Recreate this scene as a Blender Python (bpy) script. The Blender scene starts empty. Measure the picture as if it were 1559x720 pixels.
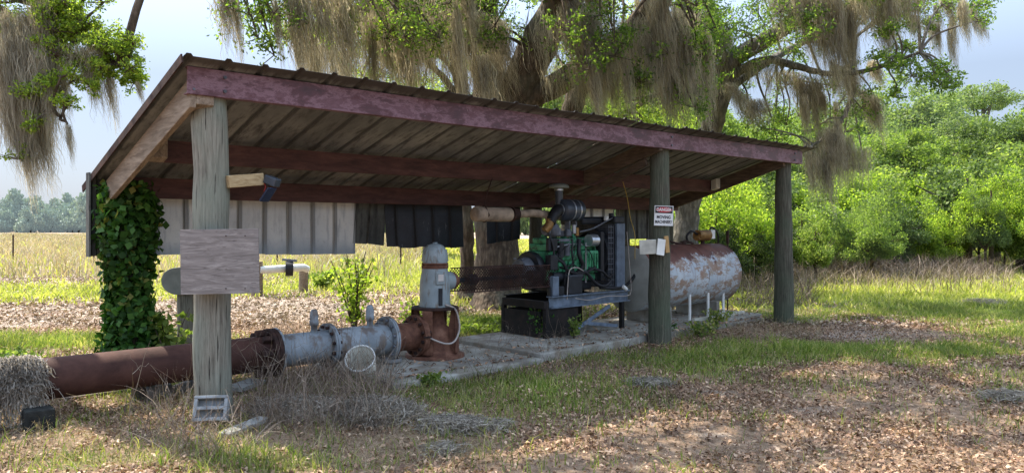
import bpy, math, random
import numpy as np
from mathutils import Vector, Matrix
random.seed(7); rng = np.random.default_rng(11)
R = math.radians
scn = bpy.context.scene
COL = scn.collection

# ------------------------------------------------------------------ camera
CAMZ, FPX, HOR, CX = 1.575, 1155.0, 345.0, 779.5
cd = bpy.data.cameras.new('camera'); cam = bpy.data.objects.new('camera', cd); COL.objects.link(cam)
cam.location = (0, 0, CAMZ); cam.rotation_euler = (R(90), 0, 0)
cd.sensor_width = 36; cd.lens = 36 * FPX / 1559; cd.shift_y = -15 / 1559
cd.clip_start = 0.05; cd.clip_end = 6000
scn.camera = cam
def W(px, py, d):                       # a measured point of the place: photo bearing + distance
    return Vector(((px - CX) / FPX * d, d, CAMZ - (py - HOR) / FPX * d))
def G(px, py):                          # point on the ground
    d = CAMZ * FPX / (py - HOR); return Vector(((px - CX) / FPX * d, d, 0))

# shed frame: x along the front eave, y to the back
S0 = Vector((-2.426, 6.166, 0)); SA = math.atan2(.673, .7397)
SM = Matrix.Translation(S0) @ Matrix.Rotation(SA, 4, 'Z')
def L(u, v, z=0): return SM @ Vector((u, v, z))
def toL(p): return SM.inverted() @ Vector(p)

# ------------------------------------------------------------------ light
SUNV = Vector((-.68, .46, 0)).normalized() * math.cos(R(56)) + Vector((0, 0, math.sin(R(56))))
sd = bpy.data.lights.new('sun', 'SUN'); so = bpy.data.objects.new('sun', sd); COL.objects.link(so)
sd.energy = 11.5; sd.angle = R(0.53); sd.color = (1, .91, .77)
so.rotation_euler = SUNV.to_track_quat('Z', 'Y').to_euler(); so.location = (0, 0, 30)
w = bpy.data.worlds.new('World'); scn.world = w; w.use_nodes = True
nt = w.node_tree; bg = nt.nodes['Background']
sky = nt.nodes.new('ShaderNodeTexSky'); sky.sky_type = 'NISHITA'; sky.sun_disc = False
sky.sun_elevation = R(56); sky.sun_rotation = math.atan2(SUNV.x, SUNV.y)
sky.air_density = 1.0; sky.dust_density = 2.2; sky.ozone_density = 1.6; sky.altitude = 0
# bright haze over the clear sky model, plus an overhead lift added as fill light
mul = nt.nodes.new('ShaderNodeMix'); mul.data_type = 'RGBA'; mul.blend_type = 'MULTIPLY'; mul.inputs[0].default_value = 1
nt.links.new(sky.outputs[0], mul.inputs[6]); mul.inputs[7].default_value = (2.3, 2.35, 2.5, 1)
hz_ = nt.nodes.new('ShaderNodeMix'); hz_.data_type = 'RGBA'; hz_.inputs[0].default_value = .8
nt.links.new(mul.outputs[2], hz_.inputs[6]); hz_.inputs[7].default_value = (3.75, 4.45, 5.65, 1)
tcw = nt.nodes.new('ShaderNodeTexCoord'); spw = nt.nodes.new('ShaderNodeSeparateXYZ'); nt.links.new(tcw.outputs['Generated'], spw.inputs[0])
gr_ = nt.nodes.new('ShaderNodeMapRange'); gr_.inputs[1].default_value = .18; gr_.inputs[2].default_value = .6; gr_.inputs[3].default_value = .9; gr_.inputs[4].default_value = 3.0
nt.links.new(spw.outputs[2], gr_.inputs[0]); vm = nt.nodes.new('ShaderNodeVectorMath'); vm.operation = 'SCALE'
cn = nt.nodes.new('ShaderNodeTexNoise'); cn.inputs['Scale'].default_value = 2.2; cn.inputs['Detail'].default_value = 6
mpw = nt.nodes.new('ShaderNodeMapping'); mpw.inputs['Scale'].default_value = (1, 1, 3.5); nt.links.new(tcw.outputs['Generated'], mpw.inputs[0]); nt.links.new(mpw.outputs[0], cn.inputs[0])
cm = nt.nodes.new('ShaderNodeMapRange'); cm.inputs[1].default_value = .35; cm.inputs[2].default_value = .75; cm.inputs[3].default_value = .99; cm.inputs[4].default_value = 1.015; nt.links.new(cn.outputs[0], cm.inputs[0])
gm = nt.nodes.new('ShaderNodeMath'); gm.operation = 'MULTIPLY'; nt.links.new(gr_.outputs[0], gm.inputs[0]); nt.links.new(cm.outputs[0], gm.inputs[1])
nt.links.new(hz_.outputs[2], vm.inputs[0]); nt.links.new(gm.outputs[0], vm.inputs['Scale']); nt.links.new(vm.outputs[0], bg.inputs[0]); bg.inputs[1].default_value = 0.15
scn.view_settings.view_transform = 'Standard'; scn.view_settings.look = 'None'
scn.view_settings.exposure = 0
scn.cycles.max_bounces = 8; scn.cycles.diffuse_bounces = 6; scn.cycles.transmission_bounces = 4
scn.cycles.use_denoising = True

# ------------------------------------------------------------------ materials
class Mat:
    def __init__(s, name, rough=.8, metal=0., spec=.3):
        s.m = bpy.data.materials.new(name); s.m.use_nodes = True; s.t = s.m.node_tree
        s.b = s.t.nodes['Principled BSDF']; s.out = s.t.nodes['Material Output']
        s.b.inputs['Roughness'].default_value = rough; s.b.inputs['Metallic'].default_value = metal
        s.b.inputs['Specular IOR Level'].default_value = spec
        s.tc = s.t.nodes.new('ShaderNodeTexCoord'); s.obj = s.tc.outputs['Object']
    def set(s, inp, val):
        if isinstance(val, bpy.types.NodeSocket): s.t.links.new(val, inp)
        else:
            if hasattr(inp.default_value, '__len__') and len(inp.default_value) == 4 and len(val) == 3: val = (*val, 1)
            inp.default_value = val
    def map(s, scale, vec=None, rot=(0, 0, 0)):
        n = s.t.nodes.new('ShaderNodeMapping'); s.set(n.inputs[0], vec or s.obj); n.inputs['Scale'].default_value = scale
        n.inputs['Rotation'].default_value = rot; return n.outputs[0]
    def noise(s, scale, detail=4, vec=None, rough=.55, dist=0):
        n = s.t.nodes.new('ShaderNodeTexNoise'); s.set(n.inputs['Vector'], vec or s.obj)
        n.inputs['Scale'].default_value = scale; n.inputs['Detail'].default_value = detail
        n.inputs['Roughness'].default_value = rough; n.inputs['Distortion'].default_value = dist; return n.outputs[0]
    def voro(s, scale, vec=None, feat='F1'):
        n = s.t.nodes.new('ShaderNodeTexVoronoi'); n.feature = feat; s.set(n.inputs['Vector'], vec or s.obj)
        n.inputs['Scale'].default_value = scale; return n.outputs[0]
    def ramp(s, fac, stops):
        n = s.t.nodes.new('ShaderNodeValToRGB'); s.set(n.inputs[0], fac); e = n.color_ramp.elements
        while len(e) < len(stops): e.new(.5)
        for k, (p, c) in enumerate(stops):
            e[k].position = p; e[k].color = (c, c, c, 1) if isinstance(c, (int, float)) else (*c, 1)
        return n.outputs[0]
    def mix(s, fac, a, b, mode='MIX'):
        n = s.t.nodes.new('ShaderNodeMix'); n.data_type = 'RGBA'; n.blend_type = mode
        s.set(n.inputs[0], fac); s.set(n.inputs[6], a); s.set(n.inputs[7], b); return n.outputs[2]
    def math(s, op, a, b=0.):
        n = s.t.nodes.new('ShaderNodeMath'); n.operation = op; s.set(n.inputs[0], a); s.set(n.inputs[1], b); return n.outputs[0]
    def sep(s, vec=None):
        n = s.t.nodes.new('ShaderNodeSeparateXYZ'); s.set(n.inputs[0], vec or s.obj); return n.outputs
    def island(s): return s.t.nodes.new('ShaderNodeNewGeometry').outputs['Random Per Island']
    def objrand(s): return s.t.nodes.new('ShaderNodeObjectInfo').outputs['Random']
    def color(s, c): s.set(s.b.inputs['Base Color'], c); return s
    def bump(s, h, strength=.5, dist=.01):
        n = s.t.nodes.new('ShaderNodeBump'); s.set(n.inputs['Height'], h); n.inputs['Strength'].default_value = strength
        n.inputs['Distance'].default_value = dist; s.t.links.new(n.outputs[0], s.b.inputs['Normal']); return s
    def roughmap(s, f): s.set(s.b.inputs['Roughness'], f); return s
    def translucent(s, col, fac=.4):
        t = s.t.nodes.new('ShaderNodeBsdfTranslucent'); s.set(t.inputs[0], col)
        m = s.t.nodes.new('ShaderNodeMixShader'); m.inputs[0].default_value = fac
        s.t.links.new(s.b.outputs[0], m.inputs[1]); s.t.links.new(t.outputs[0], m.inputs[2])
        s.t.links.new(m.outputs[0], s.out.inputs[0]); return s

MT = {}
def simple(name, c, rough=.6, metal=0., var=.35, scale=6, bump=.25, spec=.3):
    m = Mat(name, rough, metal, spec)
    n = m.noise(scale, 6); d = tuple(x * (1 - var) for x in c); l = tuple(min(1, x * (1 + var * .7)) for x in c)
    m.color(m.ramp(n, [(.3, d), (.7, l)])); m.bump(m.noise(scale * 8, 3), bump, .004); MT[name] = m.m; return m
def leafmat(name, stops, tr=.45, trc=1.6, rough=.55, haze=0):
    m = Mat(name, rough, 0, .25); c = m.ramp(m.island(), stops); o = m.ramp(m.noise(1.1, 3), [(.3, .6), (.7, 1.25)])
    c2 = m.mix(1, c, o, 'MULTIPLY'); m.color(c2)
    if haze: m.b.inputs['Emission Color'].default_value = (.62, .74, .88, 1); m.b.inputs['Emission Strength'].default_value = haze  # distance haze imitated by a faint bluish glow of the leaves
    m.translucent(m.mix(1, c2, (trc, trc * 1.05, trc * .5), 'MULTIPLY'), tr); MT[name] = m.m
# round pole
m = Mat('pole_wood', .9); st = m.noise(3, 9, m.map((20, 20, 1.1)), .75, .2); big = m.noise(1.6, 4, m.map((1.5, 1.5, .8)))
c = m.ramp(st, [(.3, (.075, .065, .05)), (.47, (.165, .152, .12)), (.7, (.29, .275, .22))])
c = m.mix(m.ramp(big, [(.4, 0.), (.66, .6)]), c, (.17, .21, .165)); crack = m.ramp(m.noise(5, 3, m.map((14, 14, .35))), [(.33, 0.), (.37, 1.)])
c = m.mix(crack, (.03, .026, .02), c); c = m.mix(m.ramp(m.sep()[2], [(0., .45), (.35, 1.)]), (.05, .05, .03), c)
m.color(c).bump(m.mix(.5, st, crack), .5, .008); MT['pole'] = m.m
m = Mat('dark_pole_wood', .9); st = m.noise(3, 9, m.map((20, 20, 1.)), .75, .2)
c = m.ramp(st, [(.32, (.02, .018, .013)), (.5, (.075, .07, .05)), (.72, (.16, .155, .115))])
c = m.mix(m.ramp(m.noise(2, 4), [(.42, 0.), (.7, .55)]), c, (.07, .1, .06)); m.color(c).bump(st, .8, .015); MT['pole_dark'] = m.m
# sawn timber
def timber(name, a, b, cc, sc=(1.2, 14, 14)):
    m = Mat(name, .85); st = m.noise(2.4, 8, m.map(sc), .65, .9)
    c = m.ramp(st, [(.3, a), (.52, b), (.75, cc)]); c = m.mix(m.ramp(m.noise(2.2, 5), [(.35, .0), (.7, .5)]), c, tuple(x * .45 for x in b))
    m.color(c).bump(st, .5, .006); MT[name] = m.m
timber('rake_timber', (.11, .08, .055), (.26, .20, .14), (.40, .33, .25), (14, 1., 10))
timber('rafter_timber', (.045, .032, .024), (.115, .083, .058), (.21, .16, .115), (1.5, 1.5, 12))
timber('new_timber', (.22, .15, .07), (.40, .30, .16), (.5, .40, .24), (3, 12, 12))
timber('grey_plank', (.13, .13, .12), (.27, .27, .25), (.4, .4, .37), (1.2, 12, 12))
# plywood board
m = Mat('plywood', .85); wv = m.noise(2.2, 8, m.map((1.6, 1.6, 13)), .62, 1.6)
c = m.ramp(wv, [(.3, (.12, .105, .095)), (.5, (.21, .185, .17)), (.72, (.34, .31, .285))])
c = m.mix(m.ramp(m.noise(26, 5, m.map((.5, .5, 3.))), [(.62, 0.), (.7, .7)]), c, (.06, .045, .045))
m.color(c).bump(wv, .5, .004); MT['plywood'] = m.m
# maroon painted steel purlin
m = Mat('maroon_steel', .55, 0, .4); n1 = m.noise(2.6, 10, m.map((1, 2, 2.2)), .72, .2); n2 = m.noise(7, 9, m.map((.8, 2, 2)), .75)
c = m.ramp(n1, [(.34, (.045, .018, .02)), (.46, (.082, .03, .036)), (.53, (.19, .105, .125)), (.58, (.11, .05, .06)), (.74, (.18, .10, .12))])
c = m.mix(m.ramp(n2, [(.5, 0.), (.62, .8)]), c, (.075, .024, .028)); c = m.mix(m.ramp(m.noise(30, 4), [(.68, 0.), (.73, .7)]), c, (.3, .2, .21))
m.color(c).bump(n2, .25, .004).roughmap(m.ramp(n1, [(.4, .4), (.7, .75)])); MT['maroon'] = m.m
m = Mat('maroon_primer', .7, 0, .3); n1 = m.noise(3, 8, m.map((1, 3, 5)), .7, .5)
c = m.ramp(n1, [(.35, (.04, .018, .016)), (.55, (.085, .038, .032)), (.75, (.135, .065, .053))]); m.color(c).bump(n1, .2, .004); MT['maroon_in'] = m.m
# metal sheets
def sheet(name, a, b, cc, stain, amt, rough=.5, metal=.35, pitch=.305, ribdark=.5):
    m = Mat(name, rough, metal, .4); n1 = m.noise(1.0, 6, m.map((1.4, .8, 1.3)), .6, .2); n2 = m.noise(5, 8, m.map((3, .8, .55)), .7)
    c = m.ramp(n1, [(.3, a), (.5, b), (.7, cc)]); c = m.mix(m.ramp(n2, [(.5 - amt * .2, 0.), (.66 - amt * .15, 1.)]), c, stain)
    c = m.mix(m.ramp(m.noise(22, 5), [(.6, 0.), (.75, .5)]), c, tuple(x * .6 for x in b))
    fr = m.math('ABSOLUTE', m.math('SUBTRACT', m.math('FRACT', m.math('ADD', m.math('DIVIDE', m.sep()[0], pitch), .5)), .5)); dirt = m.ramp(fr, [(.07, ribdark), (.13, 0.)])
    c = m.mix(dirt, c, tuple(x * .25 for x in b))
    if name == 'roof_under': c = m.mix(m.ramp(m.math('ADD', m.math('MULTIPLY', m.sep()[1], -2.2), m.math('MULTIPLY', n2, .4)), [(.55, 0.), (.72, .85)]), c, (.05, .042, .035))  # shade of the front overhang painted into the sheet colour
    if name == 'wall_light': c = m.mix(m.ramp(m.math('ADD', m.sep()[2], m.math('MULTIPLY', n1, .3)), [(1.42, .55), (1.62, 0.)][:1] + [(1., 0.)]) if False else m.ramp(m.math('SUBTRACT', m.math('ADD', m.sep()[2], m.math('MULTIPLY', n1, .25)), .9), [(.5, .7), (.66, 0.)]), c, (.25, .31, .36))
    m.color(c).bump(n1, .15, .01); MT[name] = m.m
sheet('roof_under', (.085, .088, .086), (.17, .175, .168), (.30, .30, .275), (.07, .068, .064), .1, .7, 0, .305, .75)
sheet('wall_light', (.48, .51, .51), (.62, .64, .62), (.74, .74, .69), (.45, .47, .47), .0, .5, .1, .305, .8)
sheet('wall_black', (.012, .014, .018), (.028, .033, .042), (.05, .06, .075), (.42, .45, .48), -.6, .45, .1)
sheet('wall_dark', (.05, .055, .05), (.11, .115, .10), (.2, .2, .17), (.03, .03, .03), .2, .6, .2)
# rust etc
def rust(name, a, b, cc, sc=5, rough=.8):
    m = Mat(name, rough, .1, .3); n = m.noise(sc, 9, None, .68, .3); c = m.ramp(n, [(.3, a), (.5, b), (.72, cc)])
    m.color(c).bump(m.noise(sc * 7, 5), .4, .004); MT[name] = m.m
rust('rust_pipe', (.03, .012, .009), (.068, .03, .022), (.11, .052, .038), 3)
rust('rust_orange', (.045, .018, .012), (.13, .056, .034), (.23, .115, .072), 7)
rust('rust_dark', (.014, .008, .007), (.035, .018, .014), (.08, .035, .024), 9)
rust('stand_steel', (.006, .006, .006), (.013, .011, .01), (.032, .02, .016), 5)
m = Mat('blue_grey_paint', .6, 0, .4); n = m.noise(3, 8, None, .65); c = m.ramp(n, [(.3, (.13, .145, .155)), (.5, (.22, .25, .27)), (.72, (.33, .365, .385))])
c = m.mix(m.ramp(m.noise(8, 8, m.map((1, 1, .6))), [(.5, 0.), (.6, .85)]), c, (.13, .10, .08))
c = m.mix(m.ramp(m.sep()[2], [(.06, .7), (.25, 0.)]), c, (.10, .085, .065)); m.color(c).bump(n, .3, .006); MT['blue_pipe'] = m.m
m = Mat('motor_paint', .45, 0, .5); n = m.noise(4, 7); c = m.ramp(n, [(.3, (.16, .195, .205)), (.55, (.24, .285, .295)), (.75, (.32, .365, .37))])
c = m.mix(m.ramp(m.noise(14, 6, m.map((2, 2, .5))), [(.54, 0.), (.66, .75)]), c, (.15, .115, .085)); m.color(c).bump(m.noise(9, 6), .25, .004); MT['motor'] = m.m
simple('frame_paint', (.125, .16, .205), .5, 0, .5, 9)
simple('radiator_paint', (.11, .14, .18), .5, 0, .4, 8)
m = Mat('engine_green', .5, 0, .4); n = m.noise(9, 7); c = m.ramp(n, [(.3, (.015, .09, .045)), (.45, (.05, .27, .125)), (.75, (.10, .40, .21))])
c = m.mix(m.ramp(m.noise(16, 6), [(.52, 0.), (.62, .9)]), c, (.018, .022, .016)); m.color(c).bump(n, .3, .005); MT['green'] = m.m
simple('black_part', (.018, .02, .024), .5, 0, .5, 9); simple('canister', (.035, .045, .06), .38, 0, .4, 6, spec=.5)
simple('steel', (.32, .34, .36), .4, .7, .4, 12); simple('cast_grey', (.13, .14, .16), .6, .2, .5, 9)
simple('rubber', (.013, .013, .015), .5, 0, .3, 10); simple('white_plastic', (.68, .68, .64), .5, 0, .14, 7)
simple('bone', (.5, .48, .40), .6, 0, .3, 6); simple('off_white', (.52, .5, .43), .55, 0, .25, 9); simple('aluminium', (.5, .53, .56), .35, .8, .25, 12)
simple('red_plastic', (.25, .015, .012), .4, 0, .3, 9); simple('yellow_wire', (.45, .30, .06), .5, 0, .2, 9)
simple('muffler', (.33, .26, .19), .75, .1, .5, 8); simple('cardboard', (.42, .26, .11), .85, 0, .3, 8); simple('brass', (.25, .14, .05), .5, .5, .5, 14)
simple('box_green_grey', (.17, .19, .17), .6, 0, .3, 7); simple('black_block', (.02, .022, .02), .9, 0, .6, 14, .8)
simple('solar', (.02, .03, .06), .2, 0, .3, 9); simple('cord', (.38, .33, .29), .6, 0, .2, 9)
simple('sign_white', (.72, .72, .70), .45, 0, .08, 6); simple('sign_red', (.45, .03, .04), .45, 0, .1, 6); simple('sign_black', (.02, .02, .025), .5, 0, .1, 6)
m = Mat('concrete', .9); n = m.noise(1.6, 8, None, .65); c = m.ramp(n, [(.3, (.17, .16, .13)), (.5, (.30, .29, .25)), (.7, (.42, .41, .37))])
c = m.mix(m.ramp(m.noise(5, 8), [(.42, 0.), (.64, .75)]), c, (.16, .125, .085)); c = m.mix(m.ramp(m.noise(1.1, 5), [(.5, 0.), (.62, .6)]), c, (.10, .085, .07)); m.color(c).bump(m.noise(40, 4), .3, .004); MT['concrete'] = m.m
simple('block_concrete', (.26, .27, .27), .95, 0, .35, 12, .6)
# tank: pale blue-grey paint, rust running down from the crown
m = Mat('tank_paint', .6, 0, .35); z = m.sep()[2]; n = m.noise(2.6, 10, None, .75, 0)
base = m.ramp(m.noise(3, 6), [(.3, (.30, .35, .39)), (.7, (.50, .53, .54))])
ax = m.sep()[0]
tan_ = m.mix(m.ramp(m.noise(3.6, 10, m.map((.9, 1, 1.7)), .78, 0), [(.485, 0.), (.525, .92)]), base, m.ramp(m.noise(6, 5), [(.35, (.28, .22, .16)), (.6, (.24, .14, .085)), (.75, (.36, .31, .26))]))
hz = m.math('MULTIPLY', m.math('ADD', z, -.95), 1.1)
hz = m.math('MINIMUM', m.math('ADD', n, hz), .95)
topm = m.ramp(hz, [(.50, 0.), (.54, 1.)]); rc = m.ramp(m.noise(4, 8), [(.35, (.075, .026, .018)), (.65, (.155, .06, .04))])
tan_ = m.mix(m.ramp(m.noise(5, 7, m.map((5, 5, .35))), [(.55, 0.), (.68, .55)]), tan_, (.20, .10, .06)); c = m.mix(topm, tan_, rc); m.color(c).bump(n, .2, .006); MT['tank'] = m.m
m = Mat('tank_head_paint', .7); n = m.noise(3, 7); c = m.ramp(n, [(.3, (.24, .24, .21)), (.7, (.4, .4, .36))])
c = m.mix(m.ramp(m.noise(6, 7), [(.6, 0.), (.75, .6)]), c, (.2, .12, .07)); m.color(c).bump(n, .2, .006); MT['tank_head'] = m.m
# bark, moss, leaves
def bark(name, a, b, cc, hor=6):
    m = Mat(name, .95); v = m.map((hor, hor, 1.5)); n = m.noise(2.4, 9, v, .72, .8); cr = m.voro(3.2, m.map((hor * .8, hor * .8, 1.1)))
    c = m.ramp(n, [(.32, a), (.5, b), (.7, cc)]); c = m.mix(m.ramp(cr, [(.15, 0.), (.75, .75)]), c, a)
    c = m.mix(m.ramp(m.noise(1.3, 4), [(.5, 0.), (.7, .5)]), c, (.16, .17, .13)); m.color(c).bump(m.mix(.5, n, cr), 1., .05); MT[name] = m.m
bark('bark', (.035, .025, .017), (.11, .08, .055), (.22, .17, .12)); bark('bark_grey', (.06, .055, .045), (.19, .17, .145), (.34, .31, .27), 5)
def mossmat(name, stops, tr):
    m = Mat(name, .95, 0, .05); c = m.ramp(m.island(), stops); c = m.mix(1, c, m.ramp(m.noise(2.2, 3), [(.3, .6), (.7, 1.3)]), 'MULTIPLY'); m.color(c)
    m.translucent(m.mix(1, c, (1.25, 1.15, .95), 'MULTIPLY'), tr); MT[name] = m.m
mossmat('moss', [(0, (.20, .185, .14)), (.5, (.40, .375, .29)), (1, (.60, .565, .45))], .5)
mossmat('moss_ground', [(0, (.17, .15, .125)), (.5, (.32, .29, .245)), (1, (.48, .44, .375))], .3)
leafmat('oak_leaf', [(0, (.045, .085, .02)), (.5, (.10, .165, .03)), (.8, (.16, .24, .045)), (1, (.26, .32, .08))], .5, 2.2)
leafmat('oak_leaf_lit', [(0, (.08, .13, .02)), (.5, (.17, .25, .035)), (1, (.32, .38, .07))], .55, 2.2)  # brighter copy of the oak leaf, backlight put into the colour
leafmat('vine_leaf', [(0, (.02, .06, .01)), (.6, (.05, .14, .02)), (.9, (.10, .22, .04)), (1, (.26, .25, .06))], .35, 1.6)
leafmat('shrub_leaf', [(0, (.07, .12, .025)), (.5, (.16, .225, .05)), (1, (.32, .37, .11))], .5, 1.8)
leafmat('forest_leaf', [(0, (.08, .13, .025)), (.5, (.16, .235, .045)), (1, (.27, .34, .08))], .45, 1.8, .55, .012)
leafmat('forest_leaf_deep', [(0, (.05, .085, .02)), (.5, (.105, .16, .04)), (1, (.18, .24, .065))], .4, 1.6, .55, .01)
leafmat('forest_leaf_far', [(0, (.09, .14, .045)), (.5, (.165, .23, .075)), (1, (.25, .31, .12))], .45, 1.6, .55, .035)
leafmat('hazy_leaf', [(0, (.13, .18, .13)), (.5, (.19, .25, .18)), (1, (.25, .31, .23))], .15, 1.2, .55, .2)  # distance haze also paled into the leaf colour
leafmat('dark_brush', [(0, (.02, .035, .01)), (.6, (.05, .08, .02)), (1, (.10, .14, .03))], .4, 1.5)
leafmat('green_blade', [(0, (.07, .12, .025)), (.45, (.16, .22, .045)), (.75, (.27, .30, .08)), (1, (.43, .37, .19))], .45, 1.6)
leafmat('bright_blade', [(0, (.20, .24, .045)), (.5, (.35, .38, .08)), (1, (.52, .48, .19))], .45, 1.5)
leafmat('dry_blade', [(0, (.17, .13, .09)), (.5, (.33, .26, .18)), (1, (.50, .42, .30))], .35, 1.1)
leafmat('field_blade', [(0, (.25, .19, .12)), (.5, (.43, .34, .24)), (.8, (.54, .44, .33)), (1, (.34, .38, .12))], .3, 1.1)
leafmat('dry_stalk', [(0, (.07, .045, .035)), (.5, (.19, .14, .105)), (1, (.36, .29, .22))], .1, 1.)
leafmat('litter', [(0, (.09, .045, .028)), (.35, (.23, .135, .085)), (.75, (.42, .265, .17)), (1, (.60, .44, .30))], .1, 1.)
leafmat('litter_sun', [(0, (.14, .09, .06)), (.4, (.30, .215, .155)), (.8, (.44, .33, .245)), (1, (.52, .43, .33))], .1, 1.)  # lighter warm copy of the litter, sunlight put into the colour
leafmat('palmetto_leaf', [(0, (.04, .07, .02)), (1, (.12, .17, .05))], .35, 1.4)

# ------------------------------------------------------------------ ids
OFF = {}
def _lab(o, label, cat, group, kind):
    if label: o['label'] = label
    if cat: o['category'] = cat
    if group: o['group'] = group
    if kind: o['kind'] = kind
def thing(name, label, cat, base=(0, 0, 0), group=None, world=True, rz=0):
    o = bpy.data.objects.new(name, None); COL.objects.link(o); o.empty_display_size = .2
    b = Vector(base)
    if world: o.location = b; o.rotation_euler = (0, 0, rz)
    else: o.matrix_world = SM @ Matrix.Translation(b)
    OFF[o.name] = b; _lab(o, label, cat, group, None); return o
def mkobj(name, me, mat, parent=None, label=None, cat=None, group=None, kind=None):
    if mat: me.materials.clear(); me.materials.append(MT[mat] if isinstance(mat, str) else mat)
    o = bpy.data.objects.new(name, me); COL.objects.link(o)
    if parent: o.parent = parent; OFF[o.name] = OFF.get(parent.name, Vector())
    _lab(o, label, cat, group, kind); return o
def fastmesh(name, V, F=None, quads=None, smooth=False):
    me = bpy.data.meshes.new(name)
    V = np.ascontiguousarray(V, dtype=np.float32).reshape(-1, 3)
    if quads is not None:
        Q = np.ascontiguousarray(quads, dtype=np.int32).reshape(-1); n = len(Q) // 4
        me.vertices.add(len(V)); me.vertices.foreach_set('co', V.ravel())
        me.loops.add(len(Q)); me.loops.foreach_set('vertex_index', Q)
        me.polygons.add(n); me.polygons.foreach_set('loop_start', np.arange(n, dtype=np.int32) * 4)
        if smooth: me.polygons.foreach_set('use_smooth', np.ones(n, dtype=bool))
        me.update(calc_edges=True)
    else: me.from_pydata([tuple(map(float, p)) for p in V], [], F); me.update()
    return me

class MB:
    def __init__(s): s.v = []; s.f = []; s.sm = []
    def add(s, vs, fs, smooth=False):
        n = len(s.v); s.v += [Vector(p) for p in vs]; s.f += [tuple(i + n for i in f) for f in fs]; s.sm += [smooth] * len(fs)
    def box(s, c, size, rot=None, taper=1.):
        x, y, z = (k / 2 for k in size); c = Vector(c)
        vs = [Vector((a * x * (taper if d > 0 else 1), b * y * (taper if d > 0 else 1), d * z)) for d in (-1, 1) for a, b in ((-1, -1), (1, -1), (1, 1), (-1, 1))]
        if rot is not None: vs = [rot @ p for p in vs]
        s.add([c + p for p in vs], [(3, 2, 1, 0), (4, 5, 6, 7), (0, 1, 5, 4), (1, 2, 6, 5), (2, 3, 7, 6), (3, 0, 4, 7)]); return s
    def b2(s, a, b): a = Vector(a); b = Vector(b); return s.box((a + b) / 2, b - a)
    def bar(s, p0, p1, w, h, up=(0, 0, 1)):
        p0 = Vector(p0); p1 = Vector(p1); d = (p1 - p0); l = d.length; x = d.normalized(); y = Vector(up).cross(x).normalized(); z = x.cross(y)
        rot = Matrix((x, y, z)).transposed(); return s.box((p0 + p1) / 2, (l, w, h), rot)
    def tube(s, pts, r, seg=12, cap=True, smooth=True, flare=None):
        pts = [Vector(p) for p in pts]; n = len(pts)
        if not hasattr(r, '__len__'): r = [r] * n
        up = None; rings = []
        for i, p in enumerate(pts):
            t = (pts[min(i + 1, n - 1)] - pts[max(i - 1, 0)]).normalized()
            if up is None:
                a = Vector((0, 0, 1)) if abs(t.z) < .9 else Vector((1, 0, 0)); up = t.cross(a).normalized()
            up = (up - t * up.dot(t)).normalized(); sd_ = t.cross(up)
            for k in range(seg):
                a = 2 * math.pi * k / seg; q = 1 if flare is None else 1 + flare * math.sin(a * 5 + i) * .5 + flare * math.sin(a * 3 + i * .7) * .5
                rings.append(p + (up * math.cos(a) + sd_ * math.sin(a)) * r[i] * q)
        fs = [(i * seg + k, i * seg + (k + 1) % seg, (i + 1) * seg + (k + 1) % seg, (i + 1) * seg + k) for i in range(n - 1) for k in range(seg)]
        s.add(rings, fs, smooth)
        if cap: s.add(rings[:seg], [tuple(range(seg))[::-1]]); s.add(rings[-seg:], [tuple(range(seg))])
        return s
    def cyl(s, p0, p1, r, seg=20, r2=None): return s.tube([p0, p1], [r, r if r2 is None else r2], seg)
    def ring(s, p0, p1, r, ri, seg=28):      # hollow
        p0 = Vector(p0); p1 = Vector(p1); t = (p1 - p0).normalized(); a = Vector((0, 0, 1)) if abs(t.z) < .9 else Vector((1, 0, 0)); u = t.cross(a).normalized(); w_ = t.cross(u)
        vs = []
        for (p, rr) in ((p0, r), (p1, r), (p1, ri), (p0, ri)):
            for k in range(seg): A = 2 * math.pi * k / seg; vs.append(p + (u * math.cos(A) + w_ * math.sin(A)) * rr)
        s.add(vs, [(j * seg + k, j * seg + (k + 1) % seg, ((j + 1) % 4) * seg + (k + 1) % seg, ((j + 1) % 4) * seg + k) for j in range(4) for k in range(seg)]); return s
    def lathe(s, prof, c=(0, 0, 0), seg=28, M=None, cap=True):
        c = Vector(c); vs = []
        for r, z in prof:
            for k in range(seg):
                A = 2 * math.pi * k / seg; p = Vector((r * math.cos(A), r * math.sin(A), z)); vs.append(c + (M @ p if M else p))
        n = len(prof); s.add(vs, [(i * seg + k, i * seg + (k + 1) % seg, (i + 1) * seg + (k + 1) % seg, (i + 1) * seg + k) for i in range(n - 1) for k in range(seg)], True)
        if cap: s.add(vs[:seg], [tuple(range(seg))[::-1]]); s.add(vs[-seg:], [tuple(range(seg))])
        return s
    def bolts(s, c, axis, r, n, size=.016, ln=.03):
        c = Vector(c); t = Vector(axis).normalized(); a = Vector((0, 0, 1)); u = t.cross(a).normalized(); w_ = t.cross(u)
        for k in range(n):
            A = 2 * math.pi * (k + .5) / n; p = c + (u * math.cos(A) + w_ * math.sin(A)) * r; s.tube([p - t * ln, p + t * ln], size, 6, True, False)
        return s
    def build(s, name, mat, parent=None, bevel=0, wobble=0, **kw):
        off = OFF.get(parent.name, Vector()) if parent else kw.pop('off', Vector())
        kw.pop('off', None)
        V = [p - off for p in s.v]
        if wobble: V = [p + Vector([random.uniform(-wobble, wobble) for _ in range(3)]) for p in V]
        me = bpy.data.meshes.new(name); me.from_pydata(V, [], s.f); me.polygons.foreach_set('use_smooth', s.sm); me.update()
        o = mkobj(name, me, mat, parent, **kw)
        if bevel:
            b = o.modifiers.new('bevel', 'BEVEL'); b.width = bevel; b.segments = 2; b.limit_method = 'ANGLE'; b.angle_limit = R(50)
        return o
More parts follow.
